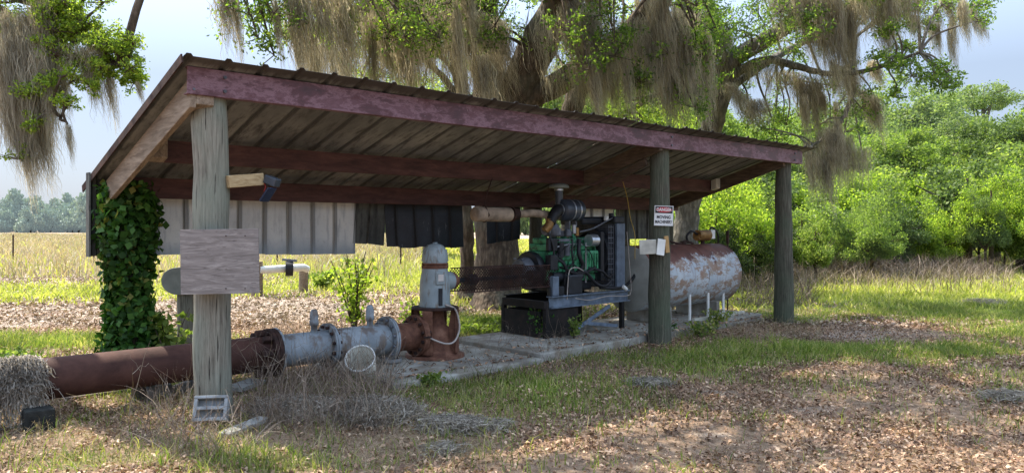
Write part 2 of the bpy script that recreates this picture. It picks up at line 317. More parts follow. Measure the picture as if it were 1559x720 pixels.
def curve(pts, n=6):                      # smooth a polyline (Catmull-Rom)
    P = [Vector(p) for p in pts]; P = [P[0] * 2 - P[1]] + P + [P[-1] * 2 - P[-2]]; out = []
    for i in range(1, len(P) - 2):
        for k in range(n):
            t = k / n; a, b, c, d = P[i - 1], P[i], P[i + 1], P[i + 2]
            out.append(.5 * ((2 * b) + (c - a) * t + (2 * a - 5 * b + 4 * c - d) * t * t + (3 * b - a - 3 * c + d) * t ** 3))
    out.append(P[-2]); return out

def quads_cloud(C, size, aspect=.5, up=None, upw=0., fold=.0):
    """leaf diamonds at centres C; size array; up: preferred normal direction"""
    C = np.asarray(C, dtype=float); n = len(C); size = np.broadcast_to(size, (n,)).astype(float)
    N = rng.normal(size=(n, 3))
    if up is not None: N = N + np.asarray(up) * upw
    N /= np.linalg.norm(N, axis=1, keepdims=True) + 1e-9
    T = rng.normal(size=(n, 3)); T -= N * (T * N).sum(1, keepdims=True); T /= np.linalg.norm(T, axis=1, keepdims=True) + 1e-9
    B = np.cross(N, T); s = size[:, None]
    V = np.stack([C - T * s * .5, C + B * s * aspect * .5 + N * s * fold, C + T * s * .5, C - B * s * aspect * .5 + N * s * fold], 1)
    return V.reshape(-1, 3)
def leaf_mesh(name, C, size, aspect=.5, up=None, upw=0., fold=.08):
    V = quads_cloud(C, size, aspect, up, upw, fold); return fastmesh(name, V, quads=np.arange(len(V)))

# ------------------------------------------------------------------ noise for ground maps
_g = rng.random((256, 256))
def vnoise(x, y, s):
    x = np.asarray(x, float) / s + 1000; y = np.asarray(y, float) / s + 1000
    xi = np.floor(x).astype(int); yi = np.floor(y).astype(int); fx = x - xi; fy = y - yi; fx = fx * fx * (3 - 2 * fx); fy = fy * fy * (3 - 2 * fy)
    g = lambda a, b: _g[a % 256, b % 256]
    return (g(xi, yi) * (1 - fx) + g(xi + 1, yi) * fx) * (1 - fy) + (g(xi, yi + 1) * (1 - fx) + g(xi + 1, yi + 1) * fx) * fy
def fbm(x, y, s): return vnoise(x, y, s) * .5 + vnoise(x + 31, y + 7, s / 2.1) * .3 + vnoise(x + 3, y + 71, s / 4.7) * .2
def blob(x, y, cx, cy, rx, ry, rot=0):
    c, s_ = math.cos(rot), math.sin(rot); dx = x - cx; dy = y - cy
    return np.exp(-(((dx * c + dy * s_) / rx) ** 2 + ((-dx * s_ + dy * c) / ry) ** 2))
# world places: (x, y, rx, ry, weight)
GREEN = [(-.3, 7.2, 2.2, 1.0, .42), (2.2, 9.0, 1.9, .7, .34), (4.3, 9.6, 1.6, .8, .4), (-3.2, 5.2, 1.4, .3, .3), (-1.6, 5.0, .8, .3, .3), (9, 14, 2.4, 2.2, .7), (7.5, 17, 3, 1.6, .6),
         (14, 24, 9, 7, 1.), (11, 18, 6, 2.2, .8), (8, 11.2, 1.6, .9, .6), (6.0, 9.6, 1.0, .6, .5), (12, 15, 3, 2.5, .85), (-6.2, 10.3, 2.0, .8, .85), (-3.2, 13.6, 1.4, .5, .5), (-6.5, 14.4, 1.6, .4, .45), (-1.8, 15.5, 1.3, .8, .5), (-9.5, 17.6, 7, 2.2, .7), (-.3, 12.2, 1.2, 1.4, 1.), (-2, 30, 7, 9, .9),
         (-4.8, 16.5, 1.2, .8, .5), (2, 26, 5, 8, .9), (-3.6, 7.6, .9, .5, .5), (5, 13, 1, .7, .5), (8.5, 20, 5, 1.2, .5), (-2.0, 11.0, .8, .6, .5), (6.2, 7.6, 1.4, .5, .2), (-8, 30, 8, 5, .2)]
BARE = [(-9, 12.2, 2.4, .5, .4), (2.6, 6.6, .45, .2, .5), (1.6, 5.9, .3, .12, .5), (3.4, 8.3, .6, .2, .45), (6.3, 9.0, .5, .2, .45), (4.6, 10.9, 1.3, .5, .5), (-7.5, 13.4, 5.5, 1.3, .8), (-4.5, 15.5, 3.4, 3.0, .65), (5.2, 12.0, 1.2, .9, .4), (9.5, 12.4, 1.5, .6, .7), (1.9, 7.2, .5, .2, .4), (7.0, 15.2, 2.2, .8, .5), (4.0, 7.4, .5, .2, .2)]
def gmap(x, y):
    g = .04 + .5 * np.clip(fbm(x + 17, y + 5, .9) - .58, 0, 1) * 3 * (np.asarray(y) < 16) + .26 * (fbm(x, y, 1.7) - .5) * 2
    for b in GREEN: g = np.maximum(g, 0) + b[4] * blob(x, y, *b[:4]) * (.55 + .9 * fbm(x + 9, y, 1.3))
    for b in BARE: g = g - b[4] * 1.1 * blob(x, y, *b[:4])
    return np.clip(g, 0, 1)
def bmap(x, y):
    s_ = .08 * fbm(x + 50, y, 2.)
    for b in BARE: s_ = s_ + b[4] * blob(x, y, *b[:4]) * (.4 + 1.1 * fbm(x, y + 30, .9))
    return np.clip(s_, 0, 1)
def hgt(x, y):
    x = np.asarray(x, float); y = np.asarray(y, float); near = np.exp(-(np.hypot(x, y - 9) / 22) ** 2)
    lx = (x - S0.x) * .7397 + (y - S0.y) * .673; ly = -(x - S0.x) * .673 + (y - S0.y) * .7397
    flat = 1 - np.exp(-((np.clip(np.abs(lx - 4.5) - 5.2, 0, 9)) ** 2 + (np.clip(np.abs(ly - 1.2) - 1.3, 0, 9)) ** 2) / .5)
    return (near * flat) * ((fbm(x, y, 1.9) - .5) * .14 + (fbm(x + 5, y, .45) - .5) * .045)

# ------------------------------------------------------------------ ground sheet
def ground():
    a = np.concatenate([[-4000, -1500, -600, -250, -120, -70, -45], np.arange(-32, -12, .8), np.arange(-12, 14, .13), np.arange(14, 34, .8), [45, 70, 120, 250, 600, 1500, 4000]])
    b = np.concatenate([[-4000, -1500, -500, -150, -50, -20, -8, -3, 0, 2], np.arange(3.5, 18, .11), np.arange(18, 40, .5), np.arange(40, 100, 4), [110, 130, 160, 210, 300, 600, 1500, 4000]])
    X, Y = np.meshgrid(a, b); Z = hgt(X, Y); nx = len(a); V = np.stack([X, Y, Z], -1).reshape(-1, 3)
    i = np.arange(len(b) - 1)[:, None] * nx + np.arange(nx - 1)[None]; Q = np.stack([i, i + 1, i + nx + 1, i + nx], -1).reshape(-1, 4)
    me = fastmesh('ground', V, quads=Q, smooth=True)
    at = me.color_attributes.new('cover', 'FLOAT_COLOR', 'POINT')
    x = V[:, 0].astype(float); y = V[:, 1].astype(float); far = 1 / (1 + np.exp(-(y - 24) / 3.)) * (x < 4); far2 = 1 / (1 + np.exp(-(y - 20) / 2.)) * (x >= 4)
    g = np.clip(gmap(x, y) + far * (.2 + .3 * fbm(x, y, 9)) + far2 * .6, 0, 1); s_ = bmap(x, y) * (y < 40)
    t = far * (1 - .8 * blob(x, y, -3, 30, 9, 12))
    cc = np.stack([g, s_, t, np.ones_like(g)], 1).astype(np.float32); at.data.foreach_set('color', cc.ravel())
    m = Mat('ground', .95, 0, .1); n = m.t.nodes.new('ShaderNodeAttribute'); n.attribute_name = 'cover'
    sp = m.t.nodes.new('ShaderNodeSeparateColor'); m.t.links.new(n.outputs[0], sp.inputs[0])
    f1 = m.noise(14, 8, None, .7); f2 = m.noise(3, 6); vo = m.voro(26)
    dirt = m.ramp(f1, [(.3, (.09, .058, .038)), (.5, (.20, .14, .095)), (.7, (.35, .255, .18))])
    dirt = m.mix(m.ramp(vo, [(.1, .45), (.5, 0.)]), dirt, (.28, .17, .10))
    sand = m.ramp(f1, [(.3, (.21, .175, .14)), (.7, (.43, .37, .31))])
    grs = m.ramp(f1, [(.3, (.09, .11, .03)), (.55, (.18, .21, .05)), (.75, (.30, .31, .10))])
    tan = m.ramp(m.noise(.6, 8, None, .7), [(.3, (.28, .24, .13)), (.5, (.40, .31, .23)), (.7, (.48, .39, .30))])
    sf = m.ramp(m.math('ADD', sp.outputs[1], m.math('MULTIPLY', m.math('ADD', f2, -.5), .5)), [(.32, 0.), (.6, .9)])
    gf = m.ramp(m.math('ADD', sp.outputs[0], m.math('MULTIPLY', m.math('ADD', f1, -.5), .5)), [(.3, 0.), (.65, .9)])
    c = m.mix(sf, dirt, sand); c = m.mix(gf, c, grs); c = m.mix(m.ramp(sp.outputs[2], [(.2, 0.), (.9, .85)]), c, tan)
    m.color(c).bump(f1, .8, .03)
    mkobj('ground', me, m.m, kind='structure')
ground()
bark_h = lambda p: float(hgt(p[0], p[1]))

def wedge_pts(n, dmin, dmax, lo=-.74, hi=.74, power=1.):
    d = np.sqrt(rng.random(n) ** power * (dmax ** 2 - dmin ** 2) + dmin ** 2); x = d * (lo + (hi - lo) * rng.random(n)); return x, d
def not_under(x, y):                       # keep the slab clear
    lx = (x - S0.x) * .7397 + (y - S0.y) * .673; ly = -(x - S0.x) * .673 + (y - S0.y) * .7397
    return ~((lx > 1.9) & (lx < 9.45) & (ly > .14) & (ly < 1.7))
def blades(name, x, y, h, wd, mat, lean=.35, label=None, cat='grass', z0=None):
    n = len(x); z = hgt(x, y) - .01 if z0 is None else z0
    az = rng.random(n) * 6.283; T = np.stack([np.cos(az), np.sin(az), np.zeros(n)], 1)
    lz = rng.random(n) * 6.283; Ld = np.stack([np.cos(lz), np.sin(lz), np.zeros(n)], 1) * (rng.random(n) * lean)[:, None]
    P = np.stack([x, y, z], 1); U = np.array([0, 0, 1.]); h_ = h[:, None]; w_ = wd[:, None]
    mid = P + (U * .55 + Ld * .35) * h_; tip = P + (U * .9 + Ld * 1.2) * h_
    V = np.stack([P - T * w_ * .5, P + T * w_ * .5, mid + T * w_ * .38, mid - T * w_ * .38, tip + T * w_ * .06, tip - T * w_ * .06], 1).reshape(-1, 3)
    b = np.arange(n)[:, None] * 6; Q = np.concatenate([b + np.array([0, 1, 2, 3]), b + np.array([3, 2, 4, 5])], 1).reshape(-1, 4)
    mkobj(name, fastmesh(name, V, quads=Q), mat, label=label, cat=cat, kind='stuff')
# near green grass
x, y = wedge_pts(1500000, 4.3, 15, -.8, .8); k = (gmap(x, y) ** 1.6 * (.3 + 1.3 * fbm(x + 4, y + 4, .35)) > rng.random(len(x)) * 1.15) & not_under(x, y); x, y = x[k][:110000], y[k][:110000]
h = (.03 + .11 * rng.random(len(x)) ** 1.6) * (.6 + .9 * fbm(x, y, .5))
blades('grass', x, y, h, np.full(len(x), .006) + .0004 * y, 'green_blade', .9, 'short green grass growing in patches through the leaf litter around the shed')
# mid grass
x, y = wedge_pts(400000, 14, 34, -.8, .85); k = (gmap(x, y) > rng.random(len(x)) * .9); x, y = x[k][:90000], y[k][:90000]
blades('sunlit_grass', x, y, .06 + .14 * rng.random(len(x)), np.full(len(x), .03), 'bright_blade', .9, 'sunlit yellow green grass behind and beside the shed')
x, y = wedge_pts(60000, 34, 90, -.2, .85); blades('far_lawn_grass', x, y, .1 + .2 * rng.random(len(x)), np.full(len(x), .09), 'bright_blade', .8, 'bright green lawn grass beyond the shed towards the woods')
# tall tan field
x, y = wedge_pts(230000, 22, 120, -.85, -.12, .8); k = rng.random(len(x)) < .25 + fbm(x, y, 6); x, y = x[k], y[k]
blades('tall_dry_grass', x, y, .2 + .55 * rng.random(len(x)) * (.4 + fbm(x + 3, y, 3)), .008 + .0009 * y, 'field_blade', .9, 'tall tan dry grass of the open field behind the shed')
x, y = wedge_pts(7000, 23, 110, -.85, -.1); blades('field_grass', x, y, .2 + .4 * rng.random(len(x)), .03 + .0012 * y, 'bright_blade', .7, 'yellow green weeds mixed through the tan field grass')
# brown weeds on the right and near the trunk
x, y = wedge_pts(70000, 17, 34, .29, .66); k = blob(x, y, 11.2, 24.5, 3.2, 2.4) * .9 + .03 > rng.random(len(x)); x, y = x[k], y[k]
blades('brown_weeds', x, y, .15 + .75 * rng.random(len(x)) * (.25 + 1.2 * fbm(x, y, .9)), np.full(len(x), .013), 'dry_stalk', 1., 'tall brown dead weeds standing at the edge of the right lawn', 'weeds')
x, y = wedge_pts(26000, 17, 33, .28, .9); k = rng.random(len(x)) < np.clip(1.3 * blob(x, y, 9.5, 23.5, 4.2, 3.4) + .06, 0, 1); x, y = x[k], y[k]; blades('dead_grass', x, y, .1 + .35 * rng.random(len(x)), np.full(len(x), .02), 'dry_blade', .9, 'dead tan grass between the lawn and the brush')
# leaf litter
x, y = wedge_pts(420000, 4.3, 14, -.8, .8); k = ((1 - gmap(x, y)) * (1 - .75 * bmap(x, y) ** .8) * np.clip(fbm(x + 2, y, .8) * 2.4 - .5, .15, 1) > rng.random(len(x)) * .95) & not_under(x, y); x, y = x[k][:150000], y[k][:150000]
C = np.stack([x, y, hgt(x, y) + .008 + .02 * rng.random(len(x))], 1)
mkobj('leaf_litter', leaf_mesh('leaf_litter', C, 0.018 + .036 * rng.random(len(C)) ** 1.8, .5, (0, 0, 1), 1.6, .15), 'litter', label='brown fallen oak leaves strewn over the ground', cat='leaf litter', kind='stuff')
x, y = wedge_pts(120000, 12, 27, -.7, .8); k = (1 - gmap(x, y)) > rng.random(len(x)) * 1.1; x, y = x[k], y[k]
C = np.stack([x, y, hgt(x, y) + .02], 1)
mkobj('sunlit_leaf_litter', leaf_mesh('sunlit_leaf_litter', C, 0.05 + .06 * rng.random(len(C)), .5, (0, 0, 1), 2., .12), 'litter_sun', label='tan fallen leaves in the sun behind the shed', cat='leaf litter', kind='stuff')

# ------------------------------------------------------------------ concrete slabs
def slab(name, poly, z0, z1, label):
    mb = MB(); n = len(poly); vs = [L(u, v, z0) for u, v in poly] + [L(u, v, z1) for u, v in poly]
    mb.add(vs, [tuple(range(n, 2 * n))] + [(i, (i + 1) % n, n + (i + 1) % n, n + i) for i in range(n)])
    mb.build(name, 'concrete', kind='structure', bevel=.012, label=label, cat='slab')
slab('engine_slab', [(3.75, .02), (5.0, .06), (7.4, .27), (9.35, .42), (9.42, 1.75), (3.75, 1.72)], -.08, .115, 'raised concrete slab under the engine and fuel tank')
slab('pump_pad', [(1.7, -.05), (2.3, -.1), (3.74, -.02), (3.74, 1.62), (1.7, 1.6)], -.08, .07, 'weathered concrete pad under the pump')

q = np.array([tuple(L(a_, b_, .125 if a_ > 3.75 else .08)) for a_, b_ in zip(rng.uniform(1.8, 9.3, 900), np.clip(rng.normal(.35, .5, 900), .12, 1.6))])
mkobj('slab_leaf_litter', leaf_mesh('slab_leaf_litter', q, .025 + .045 * rng.random(len(q)), .5, (0, 0, 1), 2.5, .15), 'litter', label='fallen brown leaves blown onto the concrete slab', cat='leaf litter', kind='stuff')
# ------------------------------------------------------------------ shed
RZ = lambda v: 2.832 - .298 * (v + .2)
sh = thing('pump_shed', 'long open pole shed with maroon steel beams and a rusty ribbed metal roof', 'shed', (0, 0, 0), world=False)
def pole(u, v, z1, r0, r1, mat, lean=(0, 0)):
    mb = MB(); n = 14; pts = [(u + lean[0] * k / n + .006 * math.sin(k * 1.3 + u), v + lean[1] * k / n, -.12 + (z1 + .12) * k / n) for k in range(n + 1)]
    mb.tube(pts, [r0 + (r1 - r0) * k / n + .004 * math.sin(k * 2.1 + u * 3) for k in range(n + 1)], 26, flare=.014); return mb.build('post', mat, sh)
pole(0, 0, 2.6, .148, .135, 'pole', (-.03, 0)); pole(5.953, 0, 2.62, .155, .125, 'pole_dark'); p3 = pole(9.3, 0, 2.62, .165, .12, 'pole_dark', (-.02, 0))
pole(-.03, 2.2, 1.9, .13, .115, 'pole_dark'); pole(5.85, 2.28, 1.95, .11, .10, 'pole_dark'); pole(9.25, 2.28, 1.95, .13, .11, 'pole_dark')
def cbeam(u0, u1, v, z0, z1, mat, flip=1, name='beam'):       # C section: web plus two lips
    t = .012; mb = MB(); mb.b2((u0, v - t / 2, z0), (u1, v + t / 2, z1))
    mb.b2((u0, v + flip * t / 2, z0), (u1, v + flip * .075, z0 + t)); mb.b2((u0, v + flip * t / 2, z1 - t), (u1, v + flip * .075, z1))
    return mb.build(name, mat, sh, bevel=.004)
fb = cbeam(-.27, 9.58, -.172, 2.60, 2.815, 'maroon')
mb = MB()
for u in (0.0, .0, 5.953, 9.3):
    for dz in (.05, .16): mb.cyl((u + .02, -.178, 2.60 + dz), (u + .02, -.195, 2.60 + dz), .014, 8)
for u in (-.22, 9.53): mb.cyl((u, -.178, 2.64), (u, -.188, 2.64), .01, 8)
mb.build('bolt', 'cast_grey', fb)
cbeam(-.14, 9.12, 1.18, RZ(1.18) - .25, RZ(1.18) - .045, 'maroon_in', 1)
cbeam(-.1, 9.3, 2.08, RZ(2.2) - .25, RZ(2.2) - .04, 'maroon_in', 1)
def rafter(u, v0, v1, dep, th, drop, mat, name='rafter'):
    mb = MB(); pts = []
    for du in (0, th):
        pts += [(u + du, v0, RZ(v0) - drop), (u + du, v1, RZ(v1) - drop), (u + du, v1, RZ(v1) - drop - dep), (u + du, v0, RZ(v0) - drop - dep)]
    mb.add(pts, [(0, 1, 2, 3), (7, 6, 5, 4), (0, 4, 5, 1), (1, 5, 6, 2), (2, 6, 7, 3), (3, 7, 4, 0)]); return mb.build(name, mat, sh, bevel=.006)
rafter(-.245, -.16, 2.52, .235, .05, .085, 'rake_timber', 'rake_board')
rafter(-.195, -.16, -.02, .16, .14, .13, 'rake_timber', 'blocking')
rafter(5.74, -.16, 2.45, .2, .07, .05, 'rafter_timber'); rafter(9.09, -.10, 2.45, .21, .07, .05, 'rafter_timber')
rafter(-.195, 1.02, 1.14, .21, .17, .06, 'rake_timber', 'blocking'); rafter(8.96, 1.05, 1.16, .17, .12, .06, 'bone', 'blocking')
mb = MB(); mb.bar((5.80, .1, RZ(.1) - .30), (5.80, 1.6, RZ(1.6) - .42), .05, .1); mb.build('brace', 'rafter_timber', sh, bevel=.004)
# ribbed sheets
def ribprofile(u0, u1, pitch=.305, rib=.026, wid=.05):
    us = [(u0, 0)]; k = math.ceil(u0 / pitch) * pitch
    while k < u1 - .04:
        us += [(k - wid * .55, 0), (k - wid * .28, rib), (k + wid * .28, rib), (k + wid * .55, 0)]; k += pitch
    us = [p for p in us if u0 <= p[0] <= u1]; us.append((u1, 0)); return us
def roofsheet(u0, u1, v0, v1, lift):
    us = ribprofile(u0, u1, .305, .02, .06); n = 14; vs = []; skew = random.uniform(-.012, .012)
    for j in range(n + 1):
        v = v0 + (v1 - v0) * j / n
        for (u, h) in us: vs.append((u + (lift and 0), v + skew * (u - u0) * 3 + .004 * math.sin(u * 9 + v * 3), RZ(v) + h + lift + .005 * math.sin(v * 2.3 + u * 1.7)))
    m_ = len(us); mb = MB(); mb.add(vs, [(j * m_ + i, j * m_ + i + 1, (j + 1) * m_ + i + 1, (j + 1) * m_ + i) for j in range(n) for i in range(m_ - 1)])
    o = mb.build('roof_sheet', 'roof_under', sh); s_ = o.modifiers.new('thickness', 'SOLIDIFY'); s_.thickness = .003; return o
u = -.34; k = 0
while u < 9.7:
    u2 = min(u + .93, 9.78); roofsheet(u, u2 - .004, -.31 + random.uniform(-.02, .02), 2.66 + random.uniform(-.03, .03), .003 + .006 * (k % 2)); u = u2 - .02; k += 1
# mossy edge bits on the roof: rake trim
mb = MB(); mb.bar((-.35, -.30, RZ(-.30) - .02), (-.35, 2.64, RZ(2.64) - .02), .012, .07); mb.build('rake_trim', 'rust_dark', sh)
def wallsheet(u0, u1, zt, zb0, zb1, mat, v=2.40, pitch=.305, tilt=0., ragged=.006):
    us = ribprofile(u0, u1, pitch, .03, .055); n = 8; vs = []
    for j in range(n + 1):
        t = j / n
        for (u, h) in us:
            zb = zb0 + (zb1 - zb0) * (u - u0) / (u1 - u0) + random.uniform(-ragged, ragged) * (j == n)
            vs.append((u + tilt * t, v + h * -1 + .01 * math.sin(u * 4 + t * 3) * t, zt + (zb - zt) * t))
    m_ = len(us); mb = MB(); mb.add(vs, [(j * m_ + i, j * m_ + i + 1, (j + 1) * m_ + i + 1, (j + 1) * m_ + i) for j in range(n) for i in range(m_ - 1)])
    o = mb.build('wall_sheet', mat, sh); s_ = o.modifiers.new('thickness', 'SOLIDIFY'); s_.thickness = .002; return o
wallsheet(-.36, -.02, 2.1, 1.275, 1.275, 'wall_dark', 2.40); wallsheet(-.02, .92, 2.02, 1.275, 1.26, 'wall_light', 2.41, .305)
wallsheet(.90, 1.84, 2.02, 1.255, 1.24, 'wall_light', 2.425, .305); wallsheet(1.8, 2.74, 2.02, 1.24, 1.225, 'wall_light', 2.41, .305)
wallsheet(2.75, 3.24, 2.02, 1.37, 1.33, 'wall_dark', 2.43, .25, -.06, .01); wallsheet(3.18, 4.5, 2.0, 1.30, 1.27, 'wall_black', 2.42, .305, .04, .012)
wallsheet(4.98, 5.66, 1.98, 1.32, 1.38, 'wall_black', 2.43, .305, 0, .012); wallsheet(6.9, 7.9, 1.98, 1.40, 1.38, 'wall_light', 2.44, .305)
wallsheet(7.95, 9.05, 1.98, 1.36, 1.34, 'wall_dark', 2.43, .305)
# side return at the left corner
mb = MB(); mb.b2((-.37, 2.3, 1.27), (-.355, 2.42, 2.12)); mb.build('corner_trim', 'wall_dark', sh)

# wood arm with lamp on the first post
t = thing('solar_lamp', 'small black solar floodlight on a wooden arm of the front left post', 'lamp', W(398, 276, 6.3) , world=True)
mb = MB(); a = W(398, 276, 6.35)
mb.bar(a + Vector((0, .04, 0)), a + Vector((.09, -.03, -.015)), .05, .06); mb.build('arm', 'black_part', t)
mb = MB(); rot = Matrix.Rotation(R(-20), 3, 'Z') @ Matrix.Rotation(R(20), 3, 'Y'); mb.box(a + Vector((.10, -.03, .0)), (.12, .08, .07), rot); mb.build('lamp_head', 'canister', t, bevel=.008)
mb = MB(); rot = Matrix.Rotation(R(-20), 3, 'Z') @ Matrix.Rotation(R(-52), 3, 'Y'); mb.box(a + Vector((.075, -.06, -.115)), (.14, .11, .016), rot); mb.build('solar_panel', 'solar', t, bevel=.003)
mb = MB(); mb.tube(curve([a + Vector((.02, 0, 0)), a + Vector((.05, -.05, -.05)), a + Vector((.04, -.06, -.09))], 5), .004, 6); mb.build('wire', 'red_plastic', t)
mb = MB(); mb.bar(toL(W(345, 277, 6.12)), toL(W(398, 273, 6.36)), .085, .10); mb.build('lamp_bracket', 'new_timber', sh, bevel=.005)
# plywood board
bc = W(335, 398, 5.93); bd = MB(); rot = Matrix.Rotation(R(4), 3, 'Z') @ Matrix.Rotation(R(-.8), 3, 'Y')
bd.box((0, 0, 0), (.598, .018, .505), rot); ob = bd.build('plywood_board', 'plywood', label='blank square of weathered grey plywood nailed to the front left post', cat='board', bevel=.002); ob.location = bc
mb = MB()
for dx in (-.17, .05, .2):
    for dz in (-.21, .2): mb.cyl((dx, -.009, dz), (dx, -.014, dz), .005, 8)
o = mb.build('nail', 'rust_dark', ob)
# danger sign
def text(name, s_, size, loc, rot, mat, parent, sx=1.):
    cu = bpy.data.curves.new(name, 'FONT'); cu.body = s_; cu.size = size; cu.align_x = 'CENTER'; cu.align_y = 'CENTER'; cu.extrude = .0008; cu.offset = .0016
    tmp = bpy.data.objects.new('tmp', cu); COL.objects.link(tmp); bpy.context.view_layer.update()
    me = bpy.data.meshes.new_from_object(tmp.evaluated_get(bpy.context.evaluated_depsgraph_get())); bpy.data.objects.remove(tmp)
    o = mkobj(name, me, mat, parent); o.location = loc; o.rotation_euler = rot; o.scale = (sx, 1, 1); return o
sg = thing('danger_sign', 'white warning sign with a red DANGER oval on the middle post', 'sign', (0, 0, 0))
sp_ = W(1010.5, 328.5, 10.0); sg.location = sp_; sg.rotation_euler = (0, R(2), R(-6)); OFF[sg.name] = Vector((0, 0, 0))
mb = MB(); mb.box((0, 0, 0), (.245, .004, .262)); mb.build('panel', 'sign_white', sg)
mb = MB(); mb.box((0, -.004, .078), (.225, .003, .088)); mb.build('black_field', 'sign_black', sg)
mb = MB(); mb.lathe([(.1, 0), (.1, .002)], (0, 0, 0), 32); 
for p in mb.v: q = Vector((p.x * 1.04, -.0065 - p.z, .078 + p.y * .36)); p.x, p.y, p.z = q
mb.build('red_oval', 'sign_red', sg)
text('danger_text', 'DANGER', .058, (0, -.0105, .078), (R(90), 0, 0), 'sign_white', sg, .82)
text('warning_text', 'MOVING', .056, (0, -.0045, -.02), (R(90), 0, 0), 'sign_black', sg, .82); text('warning_text', 'MACHINERY', .056, (0, -.0045, -.082), (R(90), 0, 0), 'sign_black', sg, .7)
# open white box + cardboard
wb = thing('switch_box', 'open cream switch box with a loose flap on the middle post', 'electrical box', W(985, 390, 9.95)); c0 = W(990, 376, 9.93)
rot = Matrix.Rotation(R(-12), 3, 'Z') @ Matrix.Rotation(R(-3), 3, 'Y')
mb = MB(); mb.box(c0 + Vector((-.03, 0, 0)), (.22, .06, .19), rot); mb.build('case', 'off_white', wb, bevel=.008)
mb = MB(); mb.box(c0 + Vector((.13, -.05, 0)), (.13, .012, .21), Matrix.Rotation(R(30), 3, 'Z') @ Matrix.Rotation(R(8), 3, 'Y')); mb.build('flap', 'white_plastic', wb, bevel=.003)
mb = MB(); mb.box(W(1015, 372, 9.98), (.055, .05, .22), Matrix.Rotation(R(-5), 3, 'Y')); mb.build('wood_scrap', 'cardboard', label='short orange wood scrap nailed to the middle post beside the box', cat='wood scrap', bevel=.003)

# ------------------------------------------------------------------ suction/discharge pipe
PV, PZ = .95, .335
pipe = thing('irrigation_main_pipe', 'large flanged rusty and blue grey steel pipe running under the shed', 'pipe', (-1, PV, 0), world=False)
def seg(name, u0, u1, r, mat, parent=pipe, n=8):
    mb = MB(); mb.tube([(u0 + (u1 - u0) * k / n, PV, PZ) for k in range(n + 1)], r, 40); return mb.build(name, mat, parent)
seg('rusty_section', -6.5, .90, .168, 'rust_pipe'); seg('painted_section', .95, 1.52, .163, 'blue_pipe'); seg('painted_section', 1.58, 2.24, .17, 'blue_pipe')
def flange(u, r, mat, bolt, n=12, th=.03):
    mb = MB(); mb.tube([(u - th, PV, PZ), (u - .003, PV, PZ)], r, 36); mb.tube([(u + .003, PV, PZ), (u + th, PV, PZ)], r, 36); o = mb.build('flange', mat, pipe, bevel=.004)
    mb = MB(); mb.bolts((u, PV, PZ), (1, 0, 0), r - .035, n, .017, th + .03); mb.build('bolts', bolt, o); return o
flange(.92, .235, 'rust_dark', 'rust_dark', 12, .04); flange(1.55, .235, 'blue_pipe', 'rust_dark', 12, .022); flange(2.27, .25, 'blue_pipe', 'cast_grey', 12, .022)
mb = MB(); mb.ring((.965, PV, PZ), (.985, PV, PZ), .236, .16, 36); mb.build('gasket_plate', 'blue_pipe', pipe)
# ragged coupling lumps at the first flange
for k in range(9):
    A = k * .7 + .2; mb = MB(); mb.box((.82 + .03 * math.sin(k * 3), PV + .2 * math.cos(A), PZ + .2 * math.sin(A)), (.1, .055, .055), Matrix.Rotation(A, 3, 'X')); mb.build('coupling_lug', 'rust_dark', pipe, bevel=.01)
# seam band
mb = MB()
for (u, zt) in ((1.385, .87), (2.02, .87)):
    pass
for u in (1.37, 2.03):
    mb = MB(); mb.lathe([(.034, 0), (.034, .09), (.045, .092), (.047, .14), (.043, .145), (.045, .19), (.036, .235), (.024, .255), (.0, .256)], (u, PV - .04, PZ + .14), 20); mb.build('air_vent', 'blue_pipe', pipe)
# ------------------------------------------------------------------ pump
PU = 2.93
pump = thing('well_pump', 'vertical turbine pump with blue grey gear head on a rusty cast base', 'pump', (PU, PV, .07), world=False)
seg('discharge_spool', 2.30, 2.74, .155, 'rust_orange', pump)
mb = MB(); mb.tube([(2.63, PV, PZ), (2.66, PV, PZ)], .235, 36); mb.tube([(2.668, PV, PZ), (2.705, PV, PZ)], .225, 36); fo = mb.build('discharge_flange', 'rust_orange', pump, bevel=.005)
mb = MB(); mb.bolts((2.665, PV, PZ), (1, 0, 0), .2, 12, .02, .06); mb.build('bolts', 'rust_dark', fo)
mb = MB(); mb.tube([(2.29, PV, PZ), (2.318, PV, PZ)], .235, 36); mb.build('spool_flange', 'rust_orange', pump, bevel=.004)
mb = MB(); mb.lathe([(.345, .07), (.345, .098), (.26, .10), (.24, .13), (.2, .17), (.185, .30), (.17, .40), (.13, .43), (.11, .52), (.10, .60)], (PU, PV, 0), 32); mb.build('cast_body', 'rust_orange', pump)
mb = MB(); mb.lathe([(.268, .618), (.275, .624), (.275, .645), (.2, .648)], (PU, PV, 0), 36); mb.build('top_plate', 'rust_dark', pump)
for A in (35, 125, 215, 305):
    a = R(A); mb = MB(); r_ = Matrix.Rotation(a, 3, 'Z')
    vs = [(.13, -.02, .11), (.27, -.02, .11), (.265, -.02, .62), (.2, -.02, .62), (.13, .02, .11), (.27, .02, .11), (.265, .02, .62), (.2, .02, .62)]
    mb.add([Vector((PU, PV, 0)) + r_ @ Vector(p) for p in vs], [(0, 1, 2, 3), (7, 6, 5, 4), (0, 4, 5, 1), (1, 5, 6, 2), (2, 6, 7, 3), (3, 7, 4, 0)])
    mb.box(Vector((PU, PV, .37)) + r_ @ Vector((.268, 0, 0)), (.014, .12, .5), r_); mb.build('support_rib', 'rust_orange', pump, bevel=.005)
mb = MB(); mb.lathe([(.185, .648), (.19, .66), (.178, .70), (.176, .92), (.165, 1.0), (.152, 1.06), (.15, 1.09)], (PU, PV, 0), 36); gh = mb.build('gear_housing', 'motor', pump)
